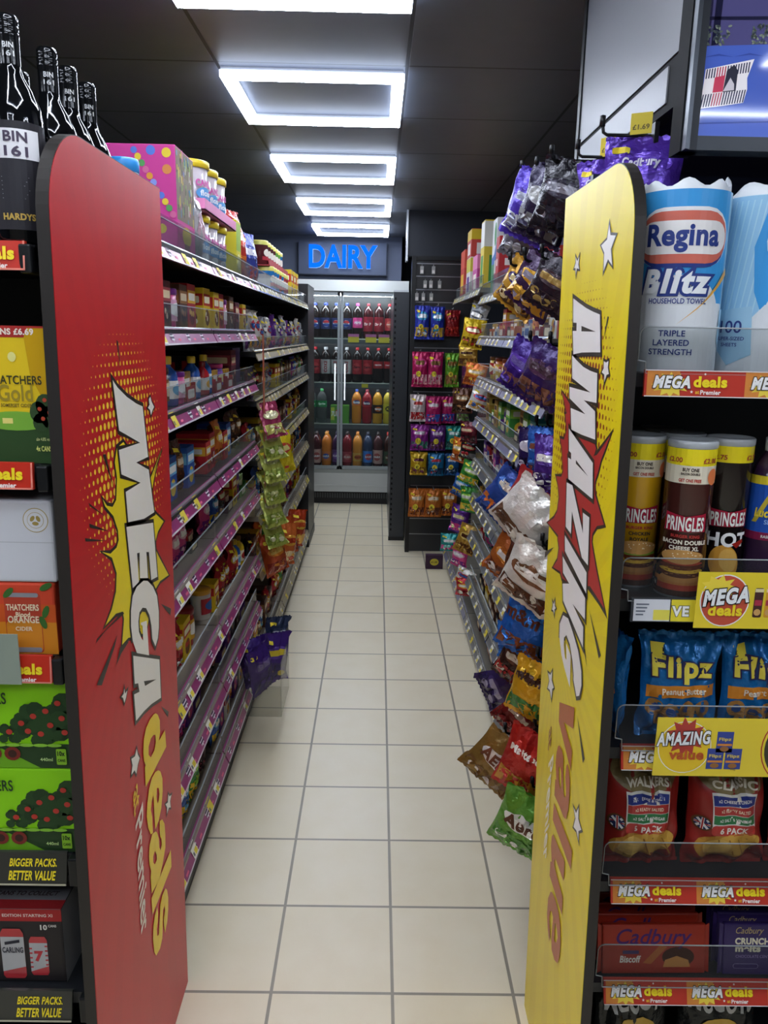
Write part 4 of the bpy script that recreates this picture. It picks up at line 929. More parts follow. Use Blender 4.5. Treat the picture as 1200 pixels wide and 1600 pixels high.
def deco_orange(p, fn, w, h, d):
    R = w / 2; p.poly(rect(-R, R, h * .0, h * .45), fn, .0003, C('#dc8a1f')); p.poly(rect(-R, R, h * .45, h * .7), fn, .0004, C('#d2571f'))
    p.poly(rrect(R - .05, h * .44, .056, .098, .006), fn, .0006, C('#b8402a')); p.poly(rrect(R - .05, h * .25, .054, .05, .006), fn, .0008, C('#d88a24')); p.poly(rrect(R - .05, h * .06, .05, .008, .003), fn, .001, C('#8f9094', 'gloss')); p.poly(rrect(R - .05, h * .83, .05, .007, .003), fn, .001, C('#8f9094', 'gloss'))
    for x, y, a in ((-.012, .95, .5), (-.07, .86, .8), (-.015, .6, 1.2), (-.1, .93, .3), (-.02, .45, 1.9)): p.poly(ell(R + x, h * y, .011, .005, 10, a), fn, .0012, C('#3a6a2a'))
    for s, y, hh, ww in (('THATCHERS', .66, .0105, .05), ('Blood', .56, .008, .022), ('ORANGE', .49, .0115, .048), ('CIDER', .36, .0068, .026)): p.text(s, fn, .0016, C('#f0dcb8'), R - .05, h * y, hh, ww, .03)
def deco_green(p, fn, w, h, d):
    R = w / 2; p.poly(rect(-R, R, 0, h * .28), fn, .0003, C('#24401e')); p.poly([(-R, .0), (R - .055, .0), (R - .115, h * .22), (-R, h * .2)], fn, .0005, C('#6fae1a')); rd = random.Random(5)
    for cx, cy, r in ((-.022, .62, .04), (-.048, .55, .034), (-.072, .48, .026), (-.1, .4, .018), (-.012, .45, .036), (-.04, .4, .03)):
        for k in range(9): p.poly(ell(R + min(cx + rd.uniform(-.6, .6) * r, -.012), h * cy + rd.uniform(-.6, .6) * r, r * .42, r * .4, 10), fn, .0006 + .0001 * k, C('#1c3a1a' if k % 2 else '#24451f'))
    for x, y in ((-.02, .75), (-.04, .66), (-.015, .58), (-.06, .6), (-.034, .5), (-.08, .52), (-.012, .42), (-.07, .43), (-.1, .42), (-.05, .4)): p.poly(ell(R + x, h * y, .0052, .0048, 10), fn, .0022, C('#b8382c'))
    for k in range(5): p.poly(ell(R - .03 - k * .022, h * .27, .012, .003, 10), fn, .0024, C('#8ac43a'))
    for k in range(2): p.poly(ell(R - .128 + k * .03, h * .17, .013, .012, 14), fn, .0024, C('#7a2a20')); p.poly(ell(R - .128 + k * .03, h * .17, .007, .007, 12), fn, .0026, C('#3a2018'))
    p.poly(rrect(R - .02, h * .14, .016, .028, .002), fn, .0026, C('#8ac22a')); p.text('10x', fn, .003, C('#16280f'), R - .02, h * .18, .0085, .012, .04); p.text('CANS', fn, .003, C('#16280f'), R - .02, h * .1, .005, .012, .03); p.text('440ml', fn, .003, C('#b8d88a'), R - .044, h * .11, .006, .02, .02)
    p.text('THATCHERS', fn, .003, C('#24401e'), R - .15, h * .8, .02, .1, .02)
def deco_lager(p, fn, w, h, d):
    R = w / 2; p.poly(rect(-R, R, h * .84, h), fn, .0004, C('#b82a2c')); p.text('LIMITED EDITION STARTING XI', fn, .0008, C('#f0d8d0'), R - .075, h * .92, .006, .12, .03)
    p.text('10', fn, .0008, C('#e8e4dc'), R - .032, h * .76, .0105, .012, .04); p.text('CANS', fn, .0008, C('#e8e4dc'), R - .017, h * .78, .005, .014, .03)
    for x, s in ((-.088, 1), (-.044, .78)):
        cx = R + x; W = .02 * s; H = h * .68 * s; y0 = h * .06 + (.006 if s < 1 else 0)
        p.poly([(cx - W, y0 + .006), (cx - W * .8, y0), (cx + W * .8, y0), (cx + W, y0 + .006), (cx + W, y0 + H * .9), (cx + W * .75, y0 + H), (cx - W * .75, y0 + H), (cx - W, y0 + H * .9)], fn, .0006 if s < 1 else .0012, C('#c23a40', 'gloss'))
        p.poly([(cx - W, y0 + H * (.14 if s > .9 else .1)), (cx + W, y0 + H * .24), (cx + W, y0 + H * .84), (cx - W, y0 + H * .84)], fn, .0009 if s < 1 else .0015, C('#b9b9bb', 'gloss'))
        if s == 1: p.text('CARLING', fn, .002, C('#2a2a36'), cx, y0 + H * .58, .0115, .036, .03); p.poly([(cx - .013, y0 + H * .68), (cx + .013, y0 + H * .73), (cx + .013, y0 + H * .79), (cx - .013, y0 + H * .74)], fn, .002, C('#2a2a36'))
        else:
            p.text('7', fn, .0013, C('#c23a40'), cx, y0 + H * .5, .022, None, .06)
            for k in range(10): p.poly(rect(cx - W + (k % 2) * W * 1.7, cx - W + (k % 2) * W * 1.7 + W * .3, y0 + H * (.2 + .06 * k), y0 + H * (.24 + .06 * k)), fn, .0012, C('#c23a40'))
    p.box(-R + .001, R - .001, -d / 2 + .0, d / 2, h, h + .0006, C('#8d8d90')); q = topf(h + .0006); p.poly(rect(-R + .02, R - .02, -d / 2 + .07, d / 2 - .03), q, .0003, C('#2e2e30'))
    p.poly(rect(-R, R, -d / 2, -d / 2 + .022), q, .0003, C('#b02a2c')); p.text('10 CANS TO COLLECT', q, .0006, C('#4a3438'), R - .08, -d / 2 + .038, .011, .125, .03, .2)
    for k in range(3): p.poly(rect(R - .14 + k * .02, R - .05 - k * .02, -d / 2 + .085 + k * .02, -d / 2 + .088 + k * .02), q, .0006, C('#8d8d90'))
    sd = lambda u, v, o: (R + o, u, v); p.poly(rect(-d / 2, d / 2, 0, h), sd, .0004, C('#a9a9aa')); p.poly(rrect(.03, h * .48, d - .12, h * .7, .01), sd, .0008, C('#2c2226'))
place(cpack(.25, .197, .13, '#e9c71b', deco_gold), 'cider_multipack', 'yellow cider multipack with green orchard on the second shelf', 'box', (-.594, 1.205, zl[1]))
b4 = place(cpack(.25, .116, .13, '#d6472a', deco_orange), 'cider_multipack', 'red and orange cider multipack under the white carton', 'box', (-.614, 1.205, zl[2]))
place(cpack(.27, .128, .15, '#d2d3d8', deco_white), 'plain_carton', 'plain white carton with round gold stamp on the orange multipack', 'box', (-.6185, 1.215, zl[2] + .1165))
gp = cpack(.4, .153, .2, '#8ed80f', deco_green)
place(gp, 'cider_carton', 'lime green cider carton with apple trees, lower of two stacked', 'box', (-.679, 1.24, zl[3]), 0, 'stacked green cider cartons')
place(gp, 'cider_carton', 'lime green cider carton with apple trees, stacked on top', 'box', (-.677, 1.24, zl[3] + .1535), 0, 'stacked green cider cartons')
place(cpack(.4, .148, .34, '#2b2627', deco_lager), 'lager_carton', 'black and red ten can lager carton on the bottom left shelf', 'box', (-.7265, 1.325, zl[4]))
b = MB().box(-.1, .0, -.0008, .0008, 0, .082, C('#8f9a8c', 'gloss'))
place(b.mesh('card'), 'promotion_card', 'grey promotion card at the left edge below the orange multipack', 'sign', (-.5385, LYF - .006, 1.056))

# ------------------------------------------------------------ drinks fridge at the end of the aisle
FY = 7.30
fr_ = thing('drinks_fridge', 'tall glass door drinks fridge at the far end under the blue sign', 'fridge', (-.345, FY, 0))
ST = C('#a9adac', 'metal'); STL = C('#c9ccc9', 'gloss'); GR = C('#8f938f', 'plastic')
hw = .55
def F(n, b, p=None, l=None): return part(n, b, p or fr_, l)
b = MB(); b.box(-hw, hw, .0, .7, .3, .335, GR); b.box(-hw, -hw + .03, .03, .7, .3, 2.0, DARK); b.box(hw - .03, hw, .03, .7, .3, 2.0, DARK); b.box(-hw, hw, .5, .7, .3, 2.0, C('#2b2d31', 'plastic')); b.box(-hw, hw, .03, .7, 1.95, 2.02, GR)
F('cabinet', b)
F('top_trim', MB().box(-hw, hw + .065, -.01, .06, 1.965, 2.062, C('#dfe2df', 'gloss')), None, 'white trim across the top')
F('lower_panel', MB().box(-hw, hw, .0, .6, .12, .3, C('#b9bcba', 'plastic')).box(-hw, hw, -.004, .01, .178, .186, STL), None, 'plain grey panel under the doors')
b = MB().box(-hw, hw, .03, .6, 0, .12, BLK)
for k in range(44): b.box(-hw + .03 + k * .0236, -hw + .042 + k * .0236, .022, .03, .055, .1, C('#3a3d40', 'plastic'))
F('grille', b)
F('light_bar', MB().box(-hw + .06, hw - .06, .05, .075, 1.925, 1.945, emitter('#f2f6ff', 55)))
SH = [1.545, 1.145, .762, .352]
for z in SH:
    F('shelf', MB().box(-hw + .032, hw - .032, .06, .49, z - .012, z, C('#9a9d9f', 'metal')))
    if z > .4:
        F('light_bar', MB().box(-hw + .06, hw - .06, .061, .072, z - .03, z - .014, emitter('#f4f6ff', 14)))  # bar added under the shelf to brighten the bottles, no such lamp known
        r = F('price_rail', MB().box(-hw + .032, hw - .032, .045, .06, z - .045, z + .003, C('#54575a', 'plastic')).box(-hw + .032, hw - .032, .043, .046, z - .004, z + .004, C('#e8ead8', 'gloss')))
    if z == SH[0]:
        for x in (.12, .28, .4): F('offer_card', MB().box(x - .05, x + .05, .036, .039, z - .03, z + .045, C('#e0c83a')).box(x - .05, x + .05, .034, .036, z + .02, z + .045, C('#c06a9a')), r)
    if z == SH[1]: F('offer_card', MB().box(.2, .26, .038, .041, z - .04, z - .008, C('#d8c52e')), r)
for sx, nm in ((-1, 'left'), (1, 'right')):
    x0, x1 = (-hw + .003, -.003) if sx < 0 else (.003, hw - .003)
    b = MB(); m = C('#8f9698', 'plastic'); z0, z1 = .338, 1.955; tk = .022
    for a in ((x0, x1, z0, z0 + .03), (x0, x1, z1 - .03, z1), (x0, x0 + tk, z0, z1), (x1 - tk, x1, z0, z1)): b.box(a[0], a[1], .0, .028, a[2], a[3], m)
    d = F('door', b)
    F('glass_pane', MB().box(x0 + tk, x1 - tk, .012, .016, z0 + .03, z1 - .03, clear('#eef4f4', .05)), d)
    hx = -.04 * -sx if False else sx * .045
    hb = MB().tube([(hx, -.03, .99), (hx, -.03, 1.32)], .008, C('#e4e6e4', 'metal'), 10)
    for zz in (1.0, 1.31): hb.tube([(hx, -.03, zz), (hx, .0, zz)], .006, C('#c8cac8', 'metal'), 8)
    F('handle', hb, d)
def soda(liq, cap, label, art, text=None, tc='#ffffff', lh=(.1, .2), kind='gloss', rot=0):
    r, h = .046, .32; b = MB()
    b.lathe([(0, .004), (r * .6, 0), (r * .95, .004), (r, .02), (r, .215), (r * .96, .235), (r * .84, .257), (r * .62, .277), (r * .38, .29), (r * .3, .296), (r * .3, .303)], 20, C(liq, kind) if kind != 'clear' else clear(liq, .35))
    c = MB(); c.lathe([(r * .34, .298), (r * .34, .318), (r * .28, .321), (0, .321)], 14, C(cap, 'plastic'))
    l = MB(); fn = cyl(r); l.poly(rect(-.14, .14, lh[0], lh[1]), fn, .0008, C(label, 'plastic'), grid=.012)
    mid = (lh[0] + lh[1]) / 2; H = lh[1] - lh[0]
    if text == 'globe':
        for pl, cc in ((ell(0, mid, .031, .031, 20), '#f0f0f0'), ([(.03 * math.cos(a * PI / 10), mid + .005 + .024 * math.sin(a * PI / 10)) for a in range(11)], '#c8323a'), ([(.03 * math.cos(a * PI / 10), mid - .005 - .024 * math.sin(a * PI / 10)) for a in range(11)], '#2a4a9a')): l.poly(pl, fn, .0014 if cc == '#f0f0f0' else .002, C(cc, 'plastic'), grid=.012)
        l.text('PEPSI', fn, .0026, C('#1c2a5a'), 0, mid, .008, .036, .04)
    else:
        l.poly(ell(0, mid, .034, H * .28, 18), fn, .0014, C(art, 'plastic'), grid=.012)
        if text: l.text(text, fn, .0026, C(tc), 0, mid, None, min(.066, .015 * len(text) + .012) if rot == 0 else H * .8, .04, .1, rot=rot)
    return [('bottle', b.mesh('bottle')), ('cap', c.mesh('cap')), ('label', l.mesh('label'))]
cola = '#1c0f0c'
pep = soda(cola, '#2a3a8a', '#27305e', '', 'globe', lh=(.085, .185)); pin = soda(cola, '#c83a8a', '#d8468a', '#e86aa8', 'PEPSI', lh=(.1, .19)); drp = soda('#3a0f12', '#7a1a2a', '#93202f', '#a82a3a', 'Dr P', '#f4e0d8', (.07, .2)); chy = soda('#2a0c10', '#a8202a', '#b3343a', '#d86a5a', 'CHERRY', '#f8e8d8', (.08, .19))
dct = soda(cola, '#c9c9cc', '#b5b2b0', '#c4c0bd', 'COKE', '#a8202a', (.08, .21), rot=PI / 2); zer = soda(cola, '#b8202a', '#a01c26', '#c23a40', 'Zero', '#1a0c0c', (.08, .21)); cok = soda(cola, '#b8202a', '#b01c22', '#c42a30', 'Coca-Cola', '#ffffff', (.135, .2))
spr = soda('#cfe4d4', '#2f8a4a', '#1f8a4a', '#2f9a54', 'Sprite', '#f4fff4', (.15, .21), 'clear'); fno = soda('#d8872a', '#2a4aa0', '#d8702a', '#2a4a9a', 'fanta', '#ffffff', (.17, .235)); fnr = soda('#a02430', '#7a1a2a', '#b02a34', '#4a2a6a', 'fanta', '#ffffff', (.16, .23)); tng = soda('#d89a2a', '#2a2a2a', '#2a1a18', '#d86a2a', 'tango', '#ffffff', (.1, .18)); lem = soda('#d0b83a', '#2a2a2a', '#d8c83a', '#1c1c18', 'KA', '#f0e03a', (.1, .19))
irn = soda('#d0762a', '#d08a3a', '#d0702a', '#2a4a9a', 'BARR', '#f4e4d4', (.05, .14)); grp = soda('#3a1a44', '#2a1a3a', '#5a2a70', '#7a4a9a', 'RUBA', '#f0e0f4', (.04, .16)); red4 = soda('#7a1a24', '#2a1a1a', '#a83a44', '#c86a6a', 'RUBA', '#f4e0d0', (.04, .14)); crs = soda('#d88a34', '#c87a2a', '#d8a444', '#c8602a', 'BARR', '#7a2a1a', (.05, .13)); blu = soda('#2a3a5a', '#2a2a3a', '#2f7ad0', '#b83a44', 'BARR', '#f4f0f0', (.04, .15)); pnk = soda('#4a2024', '#2a1a1a', '#c89a90', '#a84a4a', 'BARR', '#f4f0f0', (.03, .16)); tiz = soda('#3a1a14', '#b82a24', '#3a4a34', '#6a2a24', 'TIZER', '#e8e0c0', (.03, .15)); cher = soda('#5a1418', '#2a1a1a', '#a82a34', '#c84a4a', 'BARR', '#ffffff', (.04, .14))
rows = [[(pep, 'blue label round logo cola bottle'), (pep, 0), (pep, 0), (pep, 0), (pin, 'pink label cola bottle'), (drp, 'dark red label soda bottle'), (drp, 0), (chy, 'cherry red label soda bottle')],
        [(zer, 'red label dark cola bottle'), (dct, 'silver label cola bottle'), (dct, 0), (dct, 0), (zer, 0), (zer, 0), (cok, 'dark cola bottle, short red label'), (cok, 0)],
        [(spr, 'clear lemonade bottle with green label'), (spr, 0), None, None, (fno, 'orange soda bottle with orange label'), (fnr, 'red soda bottle with red label'), (tng, 'orange soda bottle with dark label'), (lem, 'yellow soda bottle with black print')],
        [(pnk, 'soda bottle with pale pink label'), (irn, 'orange soda bottle with orange label'), (grp, 'purple label dark soda bottle'), (red4, 'red label dark soda bottle'), (crs, 'amber soda bottle with pale label'), (blu, 'bright blue label soda bottle'), (pnk, 0), (tiz, 'dark green label soda bottle')]]
for ri, row in enumerate(rows):
    names = {}; seen = {}
    for k, it in enumerate(row):
        if it is None: continue
        sp, nm = it
        if nm == 0: nm = names[id(sp)] if id(sp) in names else 'soda bottle'
        names[id(sp)] = nm
        x = -.585 + k * .0985 + (0 if ri != 3 else .012)
        if ri == 2 and k < 4: x = -.615 + k * .095
        place(sp, 'soda_bottle', '%s on %s fridge shelf, %s from left' % (nm, ['top', 'second', 'third', 'bottom'][ri], ORD[k + 1]), 'bottle', (x, FY + .075 + .046, SH[ri] + .0005), random.uniform(-.2, .2), 'soda bottles in the fridge')
        if ri != 2: place(sp, 'soda_bottle', '%s on %s fridge shelf, %s in back row' % (nm, ['top', 'second', 'third', 'bottom'][ri], ORD[k + 1]), 'bottle', (x, FY + .075 + .145, SH[ri] + .0005), random.uniform(-.2, .2), 'soda bottles in the fridge')
b = MB().box(-.088, .088, -.045, .045, 0, .17, C('#5fa03a'), .004); p = MB(); fn = front(-.045); p.poly(rect(-.085, -.05, .03, .15), fn, .0006, C('#c8d84a')); p.poly(ell(-.01, .1, .035, .035, 18), fn, .0006, C('#c83a34')); p.text('7UP', fn, .0012, C('#eef4e4'), -.045, .09, .05, .07, .05, .1)
place([('carton', b.mesh('carton')), ('print', p.mesh('print'))], 'can_multipack', 'green lemonade can pack between clear and orange bottles in the fridge', 'box', (-.348, FY + .125, SH[2] + .0005), 0)

# sign over the fridge
t = thing('dairy_sign', 'dark sign board with glowing blue DAIRY letters over the fridge', 'sign', (-.32, 7.27, 2.105))
part('board', MB().box(-.4, .385, 0, .045, 0, .275, C('#4c5468', 'matte')).box(-.405, .39, -.004, 0, -.005, .004, C('#2d323f', 'matte')).box(.381, .39, -.004, 0, .004, .275, C('#2d323f', 'matte')), t)
vs, fs, x0, x1, y0, y1 = text2d('DAIRY', .035, 0)
adv = 0; full = x1 - x0; sc = .608 / full
for i, chn in enumerate('DAIRY'):
    w0 = text2d('DAIRY'[:i] + chn, .035, 0); c0 = text2d(chn, .035, 0)
    right = w0[3]; dx = right - c0[3]
    b = MB(); loops = {}
    f0 = lambda o: [(-.306 + (x + dx - x0) * sc, o, .062 + (y) * .2 / (y1 - y0)) for x, y in c0[0]]
    b.add(f0(-.022), c0[1], emitter('#0a66ff', 1.25)); b.add(f0(-.006), c0[1], emitter('#9fc4ff', 2.2))
    ed = {}
    for f in c0[1]:
        for k in range(len(f)):
            e = (f[k], f[(k + 1) % len(f)]); kk = tuple(sorted(e)); ed[kk] = None if kk in ed else e
    n = len(c0[0]); b.add(f0(-.022) + f0(-.006), [(e[0], e[1], e[1] + n, e[0] + n) for e in ed.values() if e], emitter('#a9ccff', 2.4))
    part('letter', b, t)

# perforated upright and slat display on the right
t = thing('perforated_upright', 'tall dark perforated shelving upright between fridge and slat display', 'panel', (.17, 5.98, 0))
b = MB().box(-.058, .058, 0, 1.25, 0, 1.9, C('#2d3035', 'plastic')).box(-.062, .062, -.006, .02, 0, .03, BLK)
b.box(-.05, .058, .3, .6, 1.9, 1.93, C('#c9cdd0', 'gloss'))
fn = front(0)
for k in range(44): b.poly(rect(-.05, -.038, .08 + k * .041, .098 + k * .041), fn, .0006, C('#0b0c0d', 'matte'))
part('panel', b, t)
SX0, SX1, SY = .228, .72, 5.67
t = thing('slat_display', 'black slatted hook display holding hanging sweet bags at the aisle end', 'display stand', (.45, SY, 0)); ox = .45
part('frame', MB().box(SX0 - ox, SX0 - ox + .03, -.03, .08, 0, 2.125, BLK).box(SX0 - ox, SX1 - ox, -.01, .08, 2.1, 2.128, BLK), t)
b = MB(); b.box(SX0 - ox + .03, SX1 - ox, .01, .05, 0, 2.1, C('#26272a', 'plastic'))
for z in (.13, .25, .5, .62, .77, .97, 1.19, 1.3, 1.42, 1.5, 1.62, 1.815, 1.9, 1.99, 2.075): b.box(SX0 - ox + .03, SX1 - ox, .006, .012, z, z + .007, C('#8d9095', 'metal') if z in (.13, .25, .5, 1.19, 1.5, 1.815, 1.9, 1.99, 2.075) else BLK)
part('slat_panel', b, t)
def hook(t, x, y0, z, L, tick=True, back=.0):
    b = MB().tube([(x, y0, z), (x, y0 - L, z - .004), (x, y0 - L - .012, z + .006)], .0028, C('#b8babd', 'metal'), 6); part('hook', b, t)
    if tick: part('price_tag', MB().box(x - .012, x + .012, y0 - L - .0145, y0 - L - .013, z - .055, z - .004, C('#9a9a98')).box(x - .009, x + .009, y0 - L - .0152, y0 - L - .0145, z - .05, z - .03, C('#d8d4d0')), t)
for x, z in ((.285, 2.06), (.365, 2.06), (.31, 1.965), (.35, 1.965), (.41, 1.965), (.255, 1.88), (.3, 1.88), (.355, 1.88)): hook(t, x - ox + .01, .006, z, .05)
def hangbag(w, h, col, band, logo, art, seed, text=None, tcol='#ffffff', bandpos=.62, d=.035, th=None, spot=None, patch=True):
    sp = pouch(w, h, d, col, band, logo, art, seed, 'foil', bandpos=bandpos, patch=patch)
    if not text and not spot: return sp
    key = ('hb', w, h, col, band, text, seed, spot)
    if key in _SPEC: return _SPEC[key]
    fn = bag_fn(bag_surf(w, h, d, seed), w, h); l = MB()
    if text: l.text(text, fn, .0034, C(tcol), 0, h * bandpos, th, w * .56 if not th else None, .04, grid=.01)
    if spot: l.poly(ell(w * -.1, h * .38, w * .17, w * .17, 14), fn, .0034, C('#e2cf3a'), grid=w / 9); l.text('£1', fn, .004, C('#3a3020'), w * -.1, h * .38, w * .14, None, .04)
    r = sp + [('lettering', l.mesh('lettering'))]; _SPEC[key] = r; return r
def S1(x, ztop, w, h, cols, lab, seed, depth=(0,), text=None, spot=True, bp=.7):
    hook(t, x - ox, .006, ztop + .012, .02 + .05 * len(depth), False)
    for k, _ in enumerate(depth):
        place(hangbag(w, h, *cols, seed + k % 2, None, '#f2f0e8', bp, spot=spot), 'sweet_bag', lab if k == 0 else lab.replace(' on the slat display','').replace(' sweet bag',' rear sweet bag') + ', rear one', 'bag', (x + .002 * k, SY - .036 - .05 * (len(depth) - 1 - k) , ztop - h), .04 * (-1) ** k, 'bags on the slat display')
bl = ('#2a3aa8', '#3aa0c8', '#e8f0f4', '#c8a43a'); rd_ = ('#8f1a20', '#b82a28', '#5a1014', '#c8382c'); pk = ('#b8205c', '#d84a8a', '#8a6a3a', '#e8b0b8'); gn = ('#6aa82a', '#4a7a2a', '#8a5a2a', '#a87a4a'); pl = ('#6a2a5a', '#8a4a6a', '#c8a05a', '#7a4a3a')
S1(.305, 1.79, .105, .225, bl, 'blue tropical sweet bag, left of the top bag row on the slat display', 1, (0, 0), 'twists'); S1(.412, 1.785, .1, .22, bl, 'blue tropical sweet bag, second from left in the top bag row', 3, (0, 0), 'twists'); S1(.52, 1.765, .108, .175, rd_, 'plain dark red bag, third in the top bag row', 5, (0,), 'crisps', False)
S1(.3, 1.475, .115, .24, pk, 'pink sweet bag, left of the second bag row on the slat display', 2, (0, 0), 'cables'); S1(.408, 1.475, .11, .24, pk, 'pink sweet bag, second from left in the second bag row', 4, (0, 0), 'cables'); S1(.53, 1.47, .105, .235, gn, 'lime green sweet bag in the second bag row', 6, (0,), 'sour'); S1(.648, 1.46, .1, .225, pl, 'plum sweet bag, right end of the second bag row', 8, (0,), 'soft')
S1(.292, 1.175, .115, .185, ('#d8c8c8', '#e8e0dc', '#c84a4a', '#b82a34'), 'white and red sweet bag, left of the third bag row', 1, (0, 0), 'fizz', False); S1(.405, 1.165, .115, .19, ('#b01f62', '#d8588a', '#e8e0e4', '#3a5ab8'), 'magenta and blue sweet bag, second in the third bag row', 3, (0, 0), 'mixed', False); S1(.515, 1.165, .11, .19, ('#b01f62', '#d8588a', '#e8e0e4', '#3a5ab8'), 'magenta and blue sweet bag, third in the third bag row', 5, (0,), 'mixed', False); S1(.62, 1.16, .1, .18, ('#5a3a5a', '#8a4a5a', '#c8c0b0', '#6a8a4a'), 'dark patterned sweet bag, right end of the third bag row', 7, (0,), 'mixed', False)
S1(.312, .962, .135, .18, ('#8a2a8a', '#b84aa0', '#f0e8f0', '#3a7a6a'), 'violet sweet bag, left of the fourth bag row', 2, (0, 0), 'bites'); S1(.44, .958, .12, .175, ('#5a2a78', '#8a4a9a', '#e8d8e8', '#6a3a4a'), 'deep purple sweet bag, middle of the fourth bag row', 4, (0, 0), 'bites'); S1(.562, .955, .12, .17, ('#1f8a80', '#4ab0a0', '#e0f0ec', '#2a5a5a'), 'teal sweet bag, right of the fourth bag row', 6, (0,), 'mints')
S1(.31, .762, .125, .16, ('#c8a01e', '#d8b83a', '#6a2a4a', '#8a5a2a'), 'golden yellow sweet bag, left of the fifth bag row', 1, (0, 0), 'toffee'); S1(.436, .758, .12, .16, ('#1f6a98', '#3a8ab8', '#c83a44', '#1a3a5a'), 'blue sweet bag, middle of the fifth bag row', 3, (0, 0), 'gummy'); S1(.558, .755, .11, .16, ('#1f5a98', '#3a7ab8', '#e0e8f0', '#1a3a5a'), 'blue sweet bag, right of the fifth bag row', 5, (0,), 'gummy')
for k, (x, l) in enumerate(((.305, 'left'), (.425, 'middle'), (.545, 'right'))): S1(x, .49, .125, .2, ('#c8702a', '#d8954a', '#f0e0c8', '#6a3a2a'), 'orange sweet bag, %s of the lowest bag row' % l, 2 + k, (0, 0) if k < 2 else (0,), 'fudge')
b = MB().box(-.06, .06, -.02, .02, 0, .1, C('#3a2238')); p = MB(); p.poly(ell(0, .05, .03, .025, 18), front(-.02), .0005, C('#c8b83a')); p.text('£1.50', front(-.02), .001, C('#3a2a18'), 0, .05, .014, None, .03)
place([('box', b.mesh('box')), ('price_spot', p.mesh('price_spot'))], 'price_box', 'small dark box with yellow price spot on the floor by the slat display', 'box', (.42, 5.24, 0), 0)

# ------------------------------------------------------------ hanging bags of the first right hand bay
t = thing('peg_bay', 'black pegboard bay with long hooks behind the yellow panel', 'shelving', (.52, 1.74, 0)); HB = t
part('peg_panel', MB().box(.03, .05, 0, .565, .05, 1.95, C('#24272a', 'plastic')).box(.03, .4, 0, .565, 0, .05, BLK), t)
for y in (0, .54): part('upright', MB().box(.0, .03, y, y + .025, 0, 1.95, BLK), t)
def long_hook(y, z, xt):
    b = MB().tube([(.03, y - 1.74, z), (xt - .52, y - 1.74, z), (xt - .527, y - 1.74, z + .004), (xt - .53, y - 1.74, z + .022)], .0035, C('#1a1c1e', 'metal'), 8)
    b.lathe([(0, 0), (.0055, 0), (.0055, .018), (0, .02)], 8, BLK, xt - .53, y - 1.74, z0=z + .014); part('hook', b, HB)
def H(x, y, ztop, w, h, d, cols, lab, seed, yaw=-50, tilt=0, text=None, tc='#f4ecd8', bp=.62, th=None, roll=0, name='chocolate_bag', hk=True, sp=None):
    r_ = math.radians(roll) * 1.75
    if hk: long_hook(y, ztop + .004, x + (-.03 if ztop > 1.7 else .015))
    s = sp or hangbag(w, h, *cols, seed, text, tc, bp, d, th, patch=False)
    a = math.radians(yaw)
    o = place(s, name, lab, 'bag', (x - h * math.sin(r_) * .55 * math.cos(a), y - h * math.sin(r_) * .55 * math.sin(a), ztop - h * math.cos(r_)), a, 'chocolate bags on the right hand hooks', rx=math.radians(tilt), ry=r_)
    return o
PU = ('#4a2a9a', '#5b3ab0', '#b9bcc6', '#3a1f78'); DP = ('#2c1f4a', '#4a3578', '#a9a49a', '#1c1430')
H(.405, 2.16, 2.0, .15, .17, .06, ('#4a34a8', '#6a55c4', '#9a9cae', '#b9bac4'), 'purple pouch with silver label, topmost hook beyond the yellow panel', 1, -38, 8, roll=14)
H(.42, 2.04, 1.985, .15, .17, .06, ('#2a2440', '#a8a8ac', '#b4b4b2', '#8d8d90'), 'dark pouch with big silver label beside the topmost purple pouch', 2, -38, 8, roll=14)
H(.395, 2.24, 1.90, .13, .1, .05, ('#77767f', '#a9a9ae', '#8f8f96', '#4a4856'), 'crumpled silver grey pouch below the topmost purple one', 3, -30, 5, roll=10)
H(.43, 1.92, 1.985, .14, .16, .05, ('#1c1a22', '#3a3644', '#8a8890', '#2a2832'), 'black pouch on the top hook nearest the yellow panel', 4, -38, 6, roll=10, name='chocolate_bag')
GD = ('#2b1d30', '#c99a34', '#7a6ab0', '#d8a83a')
H(.372, 2.07, 1.765, .13, .125, .04, ('#c08f2c', '#3a2a5a', '#d8c490', '#5a3a1a'), 'gold and purple bag, left on the second hook row', 1, -40, 6, roll=20)
H(.392, 1.98, 1.768, .14, .13, .04, ('#3a2348', '#cf9c30', '#8f8a9a', '#c58f2c'), 'dark purple bag with gold base beside the gold one', 3, -40, 6, roll=20)
H(.415, 1.89, 1.766, .13, .125, .04, ('#221a26', '#4a3a40', '#a88a4a', '#3a2a30'), 'black bag with thin gold line on the second hook row', 5, -40, 6, roll=16)
H(.388, 2.06, 1.572, .13, .14, .05, ('#3c1f7e', '#5c3aa8', '#6a5aa0', '#7a4a4a'), 'glossy purple bag, left on the third hook row', 2, -46, 4, roll=16)
H(.412, 1.93, 1.57, .13, .145, .05, ('#35205e', '#5a3a5a', '#4a3440', '#8a5a44'), 'purple bag with brown picture, right on the third hook row', 4, -46, 4, roll=14)
H(.43, 2.12, 1.35, .1, .125, .04, ('#2c1f58', '#e4e0e8', '#d8d4e0', '#1c1438'), 'dark purple bag with white oval on the fourth hook row', 1, -45)
H(.432, 2.0, 1.366, .1, .125, .04, ('#2a62b8', '#4a8ad8', '#7a4a3a', '#1c4a98'), 'bright blue bag with brown picture on the fourth hook row', 3, -45)
H(.43, 1.88, 1.36, .11, .14, .05, ('#4a2a86', '#6a4aa8', '#efeae4', '#3a1f68'), 'purple bag with white ring on the fourth hook row', 5, -45, 0)
